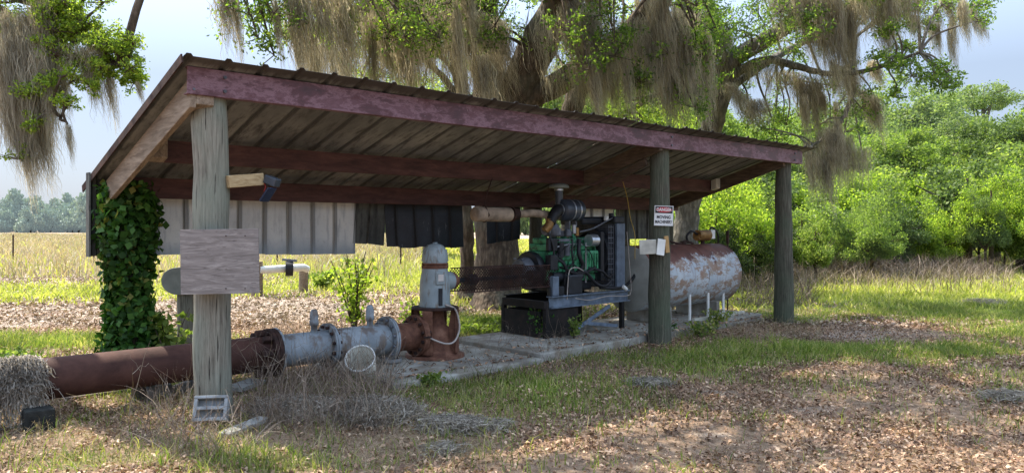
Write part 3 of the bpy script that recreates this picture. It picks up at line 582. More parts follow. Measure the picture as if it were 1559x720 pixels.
mb = MB(); mb.lathe([(.154, 1.09), (.157, 1.10), (.157, 1.125), (.154, 1.13)], (PU, PV, 0), 36); mb.lathe([(.154, 1.135), (.156, 1.14), (.156, 1.15), (.15, 1.155)], (PU, PV, 0), 36); mb.build('rust_band', 'rust_orange', pump)
mb = MB(); mb.lathe([(.147, 1.155), (.149, 1.21), (.14, 1.28), (.118, 1.33), (.085, 1.362), (.045, 1.375), (.03, 1.376), (.03, 1.392), (0.001, 1.394)], (PU, PV, 0), 36); mb.build('dome_cap', 'motor', pump)
mb = MB()
for k in range(6):
    a = R(60 * k + 10); mb.bar(Vector((PU, PV, 1.17)) + Vector((math.cos(a), math.sin(a), 0)) * .15, Vector((PU, PV, 1.31)) + Vector((math.cos(a), math.sin(a), 0)) * .132, .018, .02)
mb.build('cap_rib', 'motor', gh)
cdir = Vector((-2.355 - PU, -6.19 - PV, 0)).normalized(); side = Vector((-cdir.y, cdir.x, 0)); nd = (cdir * .95 + side * .35).normalized(); tg = Vector((-nd.y, nd.x, 0))
rot = Matrix((tg, -nd * -1, Vector((0, 0, 1)))).transposed()
mb = MB(); mb.box(Vector((PU, PV, .985)) + nd * .175, (.11, .035, .15), rot); cp = mb.build('cover_plate', 'motor', gh, bevel=.012)
mb = MB(); mb.box(Vector((PU, PV, .99)) + nd * .195, (.065, .008, .075), rot); mb.build('nameplate', 'aluminium', gh)
mb = MB(); mb.box(Vector((PU, PV, .77)) + nd * .185, (.045, .02, .2), rot); mb.build('oil_gauge', 'black_part', gh, bevel=.004)
mb = MB(); mb.cyl(Vector((PU, PV, .935)) + Vector((.12, 0, 0)), Vector((PU, PV, .935)) + Vector((.235, 0, 0)), .125, 28, .105); mb.build('input_housing', 'motor', gh, bevel=.004)
mb = MB(); mb.cyl((PU + .235, PV, .935), (PU + .275, PV, .935), .10, 24); mb.cyl((PU + .275, PV, .935), (PU + .33, PV, .935), .05, 20); mb.build('input_flange', 'rust_orange', pump)
b0 = Vector((PU, PV, 0))
mb = MB(); mb.tube(curve([b0 + nd * .18 + tg * .06 + Vector((0, 0, .68)), b0 + nd * .22 + tg * .17 + Vector((0, 0, .62)), b0 + nd * .22 + tg * .22 + Vector((0, 0, .42)), b0 + nd * .25 + tg * .15 + Vector((0, 0, .27)), b0 + nd * .27 + tg * .02 + Vector((0, 0, .25)), b0 + nd * .26 - tg * .2 + Vector((0, 0, .34))], 6), .011, 8); mb.build('cable', 'cord', pump)
mb = MB(); mb.cyl(b0 + nd * .16 - tg * .2 + Vector((0, 0, .34)), b0 + nd * .3 - tg * .2 + Vector((0, 0, .34)), .02, 10); mb.box(b0 + nd * .31 - tg * .2 + Vector((0, 0, .34)), (.09, .02, .02), rot); mb.build('valve', 'rust_dark', pump)
# expanded metal guard over the drive shaft
gd = thing('shaft_guard', 'rusty expanded metal guard over the drive shaft between pump and engine', 'guard', (4.0, 1.05, .7), world=False)
mb = MB(); u0, u1, z0, z1 = 3.3, 4.78, .79, 1.07
def expanded(v):
    n = int((u1 - u0 + z1 - z0) / .042)
    for k in range(n):
        for sgn in (1, -1):
            a = u0 + k * .042 - (z1 - z0) if sgn > 0 else u0 + k * .042; p0 = Vector((a, v, z0)); p1 = Vector((a + sgn * (z1 - z0), v, z1))
            if sgn < 0: p0, p1 = Vector((a, v, z0)), Vector((a - (z1 - z0), v, z1))
            q0, q1 = p0.copy(), p1.copy(); d = q1 - q0
            def clip(p, q, d):
                for lim, s_ in ((u0, 1), (u1, -1)):
                    if (p.x - lim) * s_ < 0:
                        if (q.x - lim) * s_ <= 0: return None
                        t_ = (lim - p.x) / d.x; p = p + d * t_
                return p
            a0 = clip(q0, q1, d); b0_ = clip(q1, q0, d)
            if a0 is None or b0_ is None or (a0 - b0_).length < .01: continue
            mb.bar(a0, b0_, .004, .011, (0, 1, 0))
expanded(.86); mb.build('mesh_panel', 'rust_dark', gd)
mb = MB(); expanded(1.14); mb.build('mesh_panel', 'rust_dark', gd)
mb = MB()
for v in (.86, 1.14):
    for z in (z0, z1): mb.bar((u0, v - .004, z), (u1, v - .004, z), .012, .014)
    for u in (u0, 3.8, 4.3, u1): mb.bar((u, v - .006, z0), (u, v - .006, z1), .012, .014)
mb.build('frame', 'rust_dark', gd)
mb = MB(); mb.cyl((3.28, .98, .93), (4.9, 1.02, .93), .028, 14); mb.cyl((3.42, .98, .93), (3.56, .98, .93), .07, 16); mb.cyl((4.5, 1.0, .93), (4.64, 1.0, .93), .075, 16); mb.build('drive_shaft', 'black_part', gd)

# ------------------------------------------------------------------ engine
rs = lambda a, b: random.uniform(a, b)
E = thing('diesel_engine', 'green diesel irrigation engine with black air cleaner and blue grey radiator', 'engine', (5.4, 1.2, .115), world=False)
def eb(name, a, b, mat, bevel=.01, par=E): return MB().b2(a, b).build(name, mat, par, bevel=bevel)
def ec(name, p0, p1, r, mat, par=E, seg=22, r2=None): return MB().cyl(p0, p1, r, seg, r2).build(name, mat, par, bevel=.003)
st_ = MB(); z0 = .115
for (u, v) in ((4.72, .8), (6.34, .8), (4.72, 1.62), (6.34, 1.62)): MB().b2((u, v, z0), (u + .06, v + .06, .50)).build('stand_leg', 'stand_steel', E, bevel=.004)
mb = MB(); mb.b2((4.78, 1.58, .13), (6.3, 1.595, .46)); mb.b2((4.71, .9, .13), (4.72, 1.6, .46)); mb.b2((4.785, .815, .12), (5.38, .83, .499)); mb.build('stand_panel', 'stand_steel', E)
def ibeam(v, u0, u1, z0, z1, mat, w=.09):
    mb = MB(); mb.b2((u0, v - w / 2, z1 - .014), (u1, v + w / 2, z1)); mb.b2((u0, v - w / 2, z0), (u1, v + w / 2, z0 + .014)); mb.b2((u0, v - .006, z0 + .0145), (u1, v + .006, z1 - .0145)); mb.build('frame_rail', mat, E)
ibeam(.84, 4.82, 6.52, .50, .66, 'frame_paint', .1); ibeam(1.6, 4.74, 6.42, .50, .64, 'stand_steel')
eb('cross_member', (4.70, .82, .501), (4.80, 1.64, .60), 'stand_steel', .004); eb('cross_member', (6.3, .90, .501), (6.38, 1.55, .6), 'stand_steel', .004)
mb = MB(); mb.bar((5.25, .80, .16), (6.05, .80, .46), .02, .05); mb.build('brace', 'frame_paint', E); mb = MB(); mb.bar((5.45, .775, .27), (6.2, .775, .17), .02, .045); mb.build('brace', 'frame_paint', E)
eb('gusset_plate', (4.86, .80, .662), (4.98, .90, .92), 'frame_paint')
# block
mb = MB(); mb.b2((4.98, 1.0, .82), (5.98, 1.44, 1.24)); mb.b2((5.0, 1.03, 1.241), (5.95, 1.41, 1.34)); mb.b2((5.02, 1.08, 1.341), (5.92, 1.36, 1.42))
mb.b2((5.6, .93, .93), (5.97, .998, 1.24)); mb.b2((4.92, .98, .82), (4.978, 1.5, 1.12))
blk = mb.build('engine_block', 'green', E, bevel=.022)
mb = MB()
for k in range(6): mb.b2((5.63 + k * .055, .905, .98), (5.65 + k * .055, .929, 1.2))
for k in range(5): mb.b2((5.04 + k * .11, .97, .86), (5.1 + k * .11, .998, 1.1))
for k in range(8): mb.cyl((5.03 + k * .125, 1.02, 1.3), (5.03 + k * .125, .985, 1.3), .016, 8)
for k in range(7): mb.cyl((5.05 + k * .14, 1.0, .85), (5.05 + k * .14, .985, .85), .012, 8)
eb('side_cover', (5.2, .955, 1.125), (5.55, .998, 1.2), 'green', .005, blk); ec('pump_boss', (5.15, 1.0, 1.16), (5.15, .93, 1.16), .05, 'green', blk); ec('pump_boss', (5.42, 1.0, 1.02), (5.42, .95, 1.02), .06, 'green', blk)
mb.build('cast_detail', 'green', blk, bevel=.005)
mb = MB(); mb.b2((5.02, 1.04, .68), (5.95, 1.40, .818)); mb.build('oil_pan', 'black_part', E, bevel=.03)
mb = MB(); mb.lathe([(.25, 0), (.26, .02), (.26, .1), (.24, .14), (.2, .16)], (4.76, 1.2, .98), 30, Matrix.Rotation(R(90), 3, 'Y')); mb.build('flywheel_housing', 'black_part', E)
mb = MB(); mb.lathe([(.16, 0), (.17, .02), (.2, .13), (.18, .15)], (4.62, 1.22, .97), 26, Matrix.Rotation(R(90), 3, 'Y')); mb.bolts((4.62, 1.22, .97), (1, 0, 0), .19, 8, .012, .02); mb.build('clutch_housing', 'cast_grey', E)
for k in range(4): MB().cyl((5.12 + k * .2, 1.22, 1.42), (5.12 + k * .2, 1.22, 1.47), .05, 16, .04).build('rocker_cap', 'green', blk)
# fuel filters, injection pump, starter, alternator
eb('control_box', (4.86, .84, 1.0), (5.0, .95, 1.2), 'black_part'); eb('heat_shield', (4.88, .9, 1.25), (5.06, .96, 1.42), 'black_part')
eb('fan_belt_cover', (5.98, .9, .8), (6.06, 1.1, 1.5), 'black_part'); eb('rear_bracket', (4.84, .83, .662), (5.12, .9, .78), 'black_part'); eb('dipstick_tube', (5.62, .88, .8), (5.635, .895, 1.35), 'steel', .002)
ec('fuel_filter', (5.16, .94, 1.16), (5.16, .94, 1.36), .052, 'black_part'); ec('fuel_filter', (5.29, .94, 1.18), (5.29, .94, 1.35), .045, 'cast_grey')
mb = MB(); mb.b2((5.12, .93, 1.37), (5.34, 1.0, 1.41)); mb.build('filter_head', 'cast_grey', E, bevel=.006)
ec('starter_motor', (4.98, .95, .9), (5.28, .95, .9), .065, 'black_part'); ec('oil_filter', (5.55, .93, .86), (5.55, .93, .97), .055, 'black_part')
mb = MB(); mb.cyl((5.76, .95, 1.38), (5.92, .95, 1.38), .085, 22); mb.cyl((5.925, .95, 1.38), (5.95, .95, 1.38), .06, 20); mb.build('alternator', 'aluminium', E, bevel=.006)
ec('pulley', (6.0, .97, 1.38), (6.03, .97, 1.38), .06, 'black_part'); ec('crank_pulley', (6.0, 1.22, .9), (6.05, 1.22, .9), .13, 'green')
mb = MB(); mb.lathe([(.2, 0), (.215, .02), (.215, .05), (.19, .06)], (5.97, 1.2, 1.22), 26, Matrix.Rotation(R(90), 3, 'Y')); mb.build('timing_cover', 'green', E)
mb = MB(); mb.b2((5.05, 1.02, 1.44), (5.5, 1.12, 1.52)); mb.b2((5.1, .96, 1.45), (5.2, 1.02, 1.56)); mb.b2((5.32, .96, 1.44), (5.42, 1.02, 1.54)); mb.build('intake_manifold', 'cast_grey', E, bevel=.02)
mb = MB(); mb.lathe([(.06, 0), (.1, .03), (.11, .07), (.09, .12), (.05, .13)], (5.05, 1.05, 1.53), 22, Matrix.Rotation(R(90), 3, 'Y')); mb.lathe([(.07, 0), (.085, .03), (.07, .07)], (4.95, 1.05, 1.53), 20, Matrix.Rotation(R(90), 3, 'Y')); mb.build('turbocharger', 'cast_grey', E)
ec('solenoid', (5.56, 1.0, 1.45), (5.56, 1.0, 1.56), .035, 'brass'); ec('sensor', (5.45, .95, 1.48), (5.45, .95, 1.6), .03, 'steel')
# fan shroud and radiator
mb = MB(); mb.ring((6.1, 1.22, 1.2), (6.2, 1.22, 1.2), .34, .3, 32)
for k in range(6):
    a = R(60 * k); rr = Matrix.Rotation(a, 3, 'X'); mb.box(Vector((6.12, 1.22, 1.2)) + rr @ Vector((0, 0, .17)), (.03, .1, .24), rr @ Matrix.Rotation(R(25), 3, 'Z'))
mb.build('fan', 'black_part', E)
rd = eb('radiator', (6.24, .86, .69), (6.42, 1.64, 1.62), 'black_part', .012)
mb = MB()
for k in range(36): mb.b2((6.232, .88, .72 + k * .025), (6.239, 1.62, .727 + k * .025))
for k in range(30): mb.b2((6.234, .88 + k * .025, .7), (6.2385, .884 + k * .025, 1.6))
mb.build('core_fins', 'cast_grey', rd)
mb = MB()
for k in range(12): mb.bar((6.1, .87, .74 + k * .075), (6.23, .87, .74 + k * .075), .008, .008)
for k in range(3): mb.bar((6.12 + k * .05, .868, .72), (6.12 + k * .05, .868, 1.6), .008, .008, (1, 0, 0))
mb.build('fan_guard', 'cast_grey', E)
eb('side_plate', (6.25, .82, .70), (6.44, .858, 1.62), 'radiator_paint', .006, rd)
mb = MB(); mb.b2((6.22, .84, 1.622), (6.46, 1.66, 1.72)); mb.cyl((6.34, 1.0, 1.72), (6.34, 1.0, 1.77), .04, 16); mb.build('header_tank', 'black_part', rd, bevel=.02)
mb = MB(); mb.box((6.1, .9, 1.69), (.06, .05, .06)); mb.build('overflow_bottle', 'white_plastic', E, bevel=.008)
mb = MB(); mb.b2((5.75, 1.05, 1.60), (6.2, 1.5, 1.70)); mb.build('coolant_tank', 'black_part', E, bevel=.03)
# air cleaner
M90 = Matrix.Rotation(R(90), 3, 'Y')
mb = MB(); mb.lathe([(.07, -.02), (.14, 0), (.15, .015), (.15, .37), (.14, .385), (.05, .39)], (5.28, 1.05, 1.80), 34, M90); ac = mb.build('air_cleaner', 'canister', E)
for du in (.15, .27): MB().ring((5.28 + du, 1.05, 1.80), (5.28 + du + .022, 1.05, 1.80), .154, .149, 34).build('strap', 'aluminium', ac)
mb = MB(); mb.b2((5.40, 1.0, 1.52), (5.43, 1.08, 1.65)); mb.b2((5.54, 1.0, 1.58), (5.57, 1.08, 1.65)); mb.build('bracket', 'cast_grey', ac)
mb = MB(); mb.tube(curve([(5.29, 1.05, 1.80), (5.18, 1.02, 1.79), (5.08, 1.0, 1.72), (5.02, 1.0, 1.63)], 6), [.085] * 7 + [.08] * 6 + [.072] * 6, 20); mb.build('intake_elbow', 'rubber', E)
mb = MB(); mb.tube(curve([(5.02, 1.0, 1.66), (4.98, 1.0, 1.58), (4.93, 1.02, 1.52)], 5), .06, 16); mb.build('intake_pipe', 'brass', E)
mb = MB(); mb.ring((5.235, 1.04, 1.80), (5.25, 1.04, 1.80), .093, .08, 24); mb.build('hose_clamp', 'aluminium', E)
mb = MB(); mb.cyl((5.30, 1.1, 1.88), (5.30, 1.1, 2.09), .058, 22); mb.build('inlet_stack', 'canister', E)
mb = MB(); mb.lathe([(.062, 2.07), (.064, 2.09), (.06, 2.10)], (5.30, 1.1, 0), 22); mb.build('stack_clamp', 'aluminium', E)
mb = MB(); mb.lathe([(.06, 2.10), (.14, 2.105), (.145, 2.12), (.13, 2.145), (.08, 2.165), (0.001, 2.17)], (5.30, 1.1, 0), 28); mb.build('rain_cap', 'box_green_grey', E)
# exhaust
mb = MB(); mb.lathe([(.03, 0), (.085, .01), (.092, .02), (.092, .62), (.085, .64), (.05, .65)], (3.72, 1.12, 1.73), 26, M90); mf = mb.build('muffler', 'muffler', E)
mb = MB(); mb.tube([(4.36, 1.12, 1.735), (4.8, 1.12, 1.755), (5.08, 1.12, 1.74), (5.12, 1.12, 1.66), (5.12, 1.12, 1.58)], .052, 16); mb.build('exhaust_pipe', 'muffler', E)
mb = MB(); mb.cyl((4.37, 1.12, 1.735), (4.40, 1.12, 1.735), .10, 22); mb.ring((4.42, 1.12, 1.735), (4.5, 1.12, 1.735), .075, .05, 22); mb.build('exhaust_flange', 'rust_dark', E)
mb = MB(); mb.tube(curve([(3.9, 1.12, 1.83), (3.96, 1.13, 2.0), (4.1, 1.18, 2.2)], 5), .008, 6); mb.tube(curve([(3.9, 1.02, 1.72), (3.88, 1.1, 1.84), (3.9, 1.22, 1.72), (3.9, 1.12, 1.63), (3.9, 1.02, 1.72)], 5), .008, 6); mb.build('hanger_wire', 'rust_dark', mf)
# battery and hoses
bt = eb('battery', (5.18, .80, .665), (5.46, .93, .90), 'black_part', .012)
mb = MB(); mb.b2((5.17, .795, .901), (5.47, .935, .925)); mb.cyl((5.23, .86, .925), (5.23, .86, .95), .012, 10); mb.cyl((5.41, .86, .925), (5.41, .86, .95), .012, 10); mb.build('battery_lid', 'canister', bt)
def hose(pts, r, mat='rubber', name='hose', par=E, seg=10): return MB().tube(curve(pts, 7), r, seg).build(name, mat, par)
hose([(4.95, .92, 1.18), (5.1, .86, 1.1), (5.22, .85, .98), (5.5, .86, .93), (5.8, .86, 1.0)], .02)
for k in range(5):
    a0_ = Vector((rs(4.9, 6.0), .9, rs(.95, 1.45))); a1_ = Vector((a0_.x + rs(-.5, .5), .87, rs(.72, 1.0))); hose([a0_, (a0_ + a1_) / 2 + Vector((rs(-.1, .1), -.03, rs(-.05, .1))), a1_], rs(.006, .017), 'rubber', 'hose', E, 8)
hose([(5.5, .9, 1.4), (5.45, .86, 1.2), (5.52, .85, 1.05), (5.48, .87, .95)], .03); hose([(5.36, .9, 1.4), (5.33, .88, 1.2), (5.36, .88, 1.02), (5.3, .86, .93)], .014)
hose([(6.2, .88, .82), (6.0, .84, .74), (5.8, .84, .78), (5.6, .86, .94), (5.4, .86, .95)], .024); hose([(6.2, .88, .9), (6.05, .82, .86), (5.9, .82, .95), (5.7, .9, 1.0)], .02)
hose([(5.9, .85, .72), (6.2, .83, .70), (6.5, .84, .73), (6.75, .86, .9), (6.85, .88, 1.2), (7.0, .9, 1.32)], .022); hose([(6.8, .87, .98), (6.84, .86, .8), (6.84, .86, .56)], .016)
hose([(5.23, .86, .95), (5.15, .84, 1.02), (5.3, .83, 1.06), (5.42, .85, 1.0), (5.41, .86, .95)], .01); hose([(4.9, .93, 1.5), (4.95, .88, 1.3), (4.96, .88, 1.1), (5.0, .9, .98)], .016)
hose([(5.6, .98, 1.5), (5.8, .9, 1.55), (6.1, .88, 1.66), (6.3, .9, 1.72)], .012, 'cast_grey'); hose([(5.05, .93, 1.3), (5.4, .9, 1.34), (5.75, .93, 1.3)], .009, 'steel', 'fuel_line')
for k in range(4): hose([(5.2 + k * .05, .97, 1.22), (5.2 + k * .1, .92, 1.32 + .02 * k), (5.25 + k * .18, 1.0, 1.4)], .005, 'steel', 'injector_line', E, 6)
hose([(5.16, .82, .60), (5.17, .81, .85), (5.2, .8, 1.0), (5.35, .8, 1.02), (5.5, .82, .97)], .007, 'cord', 'cable'); hose([(5.3, .79, .61), (5.6, .785, .57), (6.0, .785, .60), (6.4, .785, .58), (6.54, .79, .64), (6.52, .8, 1.0), (6.48, .82, 1.5)], .006, 'cord', 'cable')
mb = MB(); mb.cyl((6.36, .8, .72), (6.42, .78, .67), .03, 12); mb.build('grease_cup', 'white_plastic', E)
# yellow wire hanging from the middle beam
mb = MB(); mb.tube(curve([(6.55, 1.12, 2.25), (6.57, 1.05, 2.0), (6.52, .95, 1.7), (6.56, .9, 1.45), (6.5, .85, 1.1)], 7), .006, 6); mb.build('hanging_wire', 'yellow_wire', off=Vector(), label='thin yellow wire hanging from the roof beam beside the radiator', cat='wire').matrix_world = SM

# ------------------------------------------------------------------ fuel tank
TV, TZ, TR = 1.02, .80, .49
tk = thing('fuel_tank', 'pale blue cylindrical fuel tank with rust streaks lying on its side', 'tank', (7.8, TV, .115), world=False)
U0, U1 = 6.55, 8.88
mb = MB(); mb.tube([(U0 + (U1 - U0) * k / 14, TV, TZ) for k in range(15)], TR, 56, cap=False); mb.build('shell', 'tank', tk)
mb = MB(); mb.lathe([(0.001, -.07), (.3, -.055), (.44, -.03), (TR, 0)], (U0, TV, TZ), 56, M90); mb.build('end_head', 'tank_head', tk)
mb = MB(); mb.lathe([(TR, 0), (.475, .05), (.42, .09), (.3, .13), (0.001, .16)], (U1, TV, TZ), 56, M90); mb.build('end_head', 'tank', tk)
for u in (U0 + .015, 7.95, U1 - .01):
    MB().ring((u, TV, TZ), (u + .022, TV, TZ), TR + .006, TR - .01, 56).build('weld_seam', 'tank', tk)
for u in (7.0, 8.3):
    mb = MB(); mb.b2((u, TV - .4, .115), (u + .09, TV + .4, .37)); mb.build('saddle', 'concrete', tk, bevel=.01)
for u, v in ((7.55, .62), (8.05, .62), (8.55, .66), (7.55, 1.4), (8.05, 1.4), (8.55, 1.4)):
    mb = MB(); mb.cyl((u, v, .115), (u, v, .53), .022, 12); mb.build('leg', 'white_plastic', tk)
mb = MB(); mb.bar((7.55, .55, .14), (9.1, .62, .14), .05, .05); mb.bar((7.55, 1.45, .14), (9.1, 1.45, .14), .05, .05); mb.build('skid', 'bone', tk)
# transfer pump on the tank
tp = thing('transfer_pump', 'small rusty brown transfer pump with white meter on top of the tank', 'pump', (8.55, TV, 1.285), world=False)
mb = MB(); mb.cyl((8.5, TV, 1.28), (8.5, TV, 1.38), .035, 14); mb.build('riser', 'rust_dark', tp)
mb = MB(); mb.cyl((8.34, TV, 1.43), (8.62, TV - .03, 1.43), .09, 20); mb.b2((8.3, TV - .07, 1.36), (8.45, TV + .05, 1.41)); mb.build('body', 'brass', tp, bevel=.008)
mb = MB(); mb.b2((8.64, TV - .08, 1.37), (8.76, TV + .05, 1.52)); mb.build('meter', 'white_plastic', tp, bevel=.01)
mb = MB(); mb.tube(curve([(8.34, TV, 1.45), (8.15, TV - .03, 1.5), (8.05, TV, 1.42), (8.1, TV, 1.31)], 6), .02, 10); mb.tube(curve([(8.7, TV, 1.52), (8.8, TV, 1.56), (8.95, TV, 1.45), (9.05, TV + .05, 1.25)], 6), .016, 10); mb.build('hose', 'rubber', tp)
mb = MB(); mb.tube(curve([(8.2, TV - .02, 1.30), (8.0, TV, 1.34), (7.85, TV, 1.30), (7.6, TV, 1.34)], 6), .018, 8); mb.cyl((7.95, TV, 1.28), (7.95, TV, 1.34), .05, 16); mb.build('fitting', 'rust_dark', tp)
mb = MB(); mb.cyl(L(9.55, 1.2, 0), L(9.55, 1.2, 1.28), .012, 8); mb.cyl(L(9.55, 1.2, 1.28), L(9.55, 1.2, 1.5), .028, 12); mb.build('marker_stake', 'rust_dark', label='thin dark stake standing behind the right end of the tank', cat='stake')
# filter
fl = thing('fuel_filter_unit', 'red fuel filter with white plastic pipework beside the tank end', 'filter', (6.84, .86, .115), world=False)
mb = MB(); mb.cyl((6.84, .82, .36), (6.84, .82, .53), .045, 16); mb.build('filter_bowl', 'red_plastic', fl, bevel=.006)
mb = MB(); mb.cyl((6.84, .82, .531), (6.84, .82, .57), .05, 16); mb.build('filter_cap', 'cast_grey', fl)
mb = MB(); mb.tube([(6.93, .82, .56), (6.93, .82, .24), (6.8, .76, .2), (6.68, .7, .2)], .026, 12); mb.cyl((6.93, .82, .24), (7.02, .86, .24), .04, 12); mb.build('plastic_pipe', 'white_plastic', fl)

# ------------------------------------------------------------------ loose things
# bucket
bk = G(549, 580); ax = Vector((-.02, -.72, .62)).normalized(); bpos = bk + Vector((0, .12, .12))
rotb = Vector((0, 0, 1)).rotation_difference(ax).to_matrix()
t = thing('plastic_bucket', 'empty off white plastic bucket tipped towards the viewer by the pipe', 'bucket', bpos)
mb = MB(); pr = [(.001, 0), (.125, 0), (.13, .01), (.148, .30), (.142, .30), (.122, .02), (.001, .015)]
mb.lathe(pr, bpos - ax * .12, 36, rotb); mb.build('bucket_body', 'bone', t)
mb = MB(); mb.lathe([(.147, .285), (.157, .287), (.157, .305), (.142, .305), (.142, .29), (.147, .285)], bpos - ax * .12, 36, rotb, False); mb.build('rim', 'white_plastic', t)
mb = MB(); a = G(596, 562); mb.ring(a + Vector((0, 0, .09)), a + Vector((0, 0, .125)), .115, .085, 28); mb.build('flange_gasket', 'blue_pipe', label='grey steel ring lying flat beside the pump base', cat='ring')
# support block under the pipe + moss
p = G(58, 652); mb = MB(); mb.box(p + Vector((0, 0, .075)), (.2, .2, .17), Matrix.Rotation(SA, 3, 'Z')); mb.build('pipe_support_block', 'black_block', label='dark mossy block under the left end of the rusty pipe', cat='block', bevel=.012)
# pipe fittings left
t = thing('pipe_offcut', 'short blue grey pipe offcut lying on the ground behind the front left post', 'pipe', G(260, 618))
a = W(244, 604, 6.9); b = W(318, 573, 7.35); mb = MB(); mb.ring(a, b, .052, .046, 24); mb.cyl(a + (b - a) * .2, a + (b - a) * .9, .05, 20); mb.build('tube', 'blue_pipe', t)
t = thing('pipe_bell', 'flared blue grey pipe bell lying under the rusty pipe', 'pipe', G(222, 620))
a = W(212, 600, 6.75); b = W(262, 590, 7.05); mb = MB(); mb.lathe([(.115, 0), (.118, .01), (.11, .06), (.07, .14), (.06, .3), (.055, .3), (.065, .14), (.1, .05), (.105, 0), (.115, 0)], a, 28, Vector((0, 0, 1)).rotation_difference((b - a).normalized()).to_matrix(), False); mb.build('bell', 'blue_pipe', t)
# cinder block
t = thing('cinder_block', 'grey concrete block with open cores leaning at the foot of the front left post', 'block', G(322, 642))
rot = Matrix.Rotation(R(8), 3, 'Z') @ Matrix.Rotation(R(-24), 3, 'X'); c0 = W(322, 622, 5.86); mb = MB()
for (a, s_) in (((0, 0, .085), (.25, .09, .022)), ((0, 0, -.085), (.25, .09, .026)), ((0, 0, 0), (.206, .088, .026)), ((0, .035, 0), (.205, .012, .142)), ((-.112, 0, 0), (.026, .089, .143)), ((.112, 0, 0), (.026, .089, .143))):
    mb.box(c0 + rot @ Vector(a), s_, rot)
mb.build('block_body', 'block_concrete', t, bevel=.003)
def plank(pa, pb, w_, th, lab, mat='grey_plank'):
    mb = MB(); mb.bar(pa, pb, w_, th); o = mb.build('plank', mat, label=lab, cat='plank', bevel=.004, off=Vector()); return o
plank(G(340, 668) + Vector((0, 0, .03)), G(402, 648) + Vector((0, 0, .06)), .12, .03, 'short grey plank lying in front of the front left post')
plank(G(355, 602) + Vector((0, 0, .06)), G(392, 590) + Vector((0, 0, .07)), .2, .04, 'pale grey board under the rusty flange')
plank(G(100, 610) + Vector((0, 0, .02)), G(240, 590) + Vector((0, 0, .02)), .1, .03, 'thin brown board on the ground behind the rusty pipe', 'rafter_timber')
# meter box on stub post
t = thing('meter_box', 'grey green hooded meter box on a short round wooden post', 'box', W(283, 560, 8.6) * 1.0); t.location.z = 0; OFF[t.name] = Vector((t.location.x, t.location.y, 0)); bx, by = t.location.x, t.location.y
mb = MB(); mb.tube([(bx, by, -.05), (bx, by, .55), (bx, by, .82)], .095, 20); mb.build('post', 'pole', t)
mb = MB(); prof = []
for k in range(13):
    A = R(90 + 15 * k * .93); prof.append((.0 + .2 * math.cos(A) * 1.05, .155 * math.sin(A)))
prof = [(.30, .175), (.1, .165)] + prof + [(.08, -.155)]
y0, y1 = -.12, .14; ca = math.cos(R(-12)); sa = math.sin(R(-12))
pts = [(bx - .02 + x * ca - y * sa, by + x * sa + y * ca, .965 + z) for y in (y0, y1) for x, z in prof]; n = len(prof)
mb.add(pts, [tuple(range(n))[::-1], tuple(range(n, 2 * n))] + [(i, (i + 1) % n, n + (i + 1) % n, n + i) for i in range(n - 1)]); mb.build('hood', 'box_green_grey', t, bevel=.006)
mb = MB(); mb.b2((bx + .02, by - .135, .82), (bx + .25, by - .125, 1.06)); mb.build('opening_shade', 'black_part', t)  # dark panel standing in for the shade inside the open hood
# field valve pipe
t = thing('field_standpipe', 'white pipe with black valve between two short wooden posts in the field', 'pipe', G(392, 453)); d = 16.8
mb = MB(); b = G(391, 453); mb.tube([b + Vector((0, 0, -.1)), b + Vector((0, 0, .8))], .13, 18); mb.build('post', 'rake_timber', t)
mb = MB(); b = G(462, 445); mb.tube([b + Vector((0, 0, -.1)), b + Vector((0, 0, .55))], .11, 16); mb.build('post', 'rake_timber', t)
mb = MB(); mb.tube([W(395, 411, d), W(432, 409, 17.2), W(462, 407, 17.8), W(468, 410, 17.9)], .085, 16); mb.build('pipe', 'white_plastic', t)
mb = MB(); mb.cyl(W(438, 409, 17.2) - Vector((.05, 0, 0)), W(443, 409, 17.25) + Vector((.05, 0, 0)), .17, 20); mb.build('valve', 'rubber', t)
mb = MB(); mb.cyl(W(441, 402, 17.2), W(441, 394, 17.2), .03, 10); mb.bar(W(430, 395, 17.2), W(452, 397, 17.2), .05, .05); mb.build('valve_handle', 'cast_grey', t)
# fence stakes far left
fs = []
for px in (20, 143, 300, 422, 610):
    q = W(px, 0, 30); o = MB().cyl((0, 0, -.2), (0, 0, 1.25), .03, 8).build('fence_stake', 'rust_dark', label='thin dark fence stake standing in the tan field grass', cat='stake', group='fence stakes across the field'); o.location = (q.x, q.y, 0)

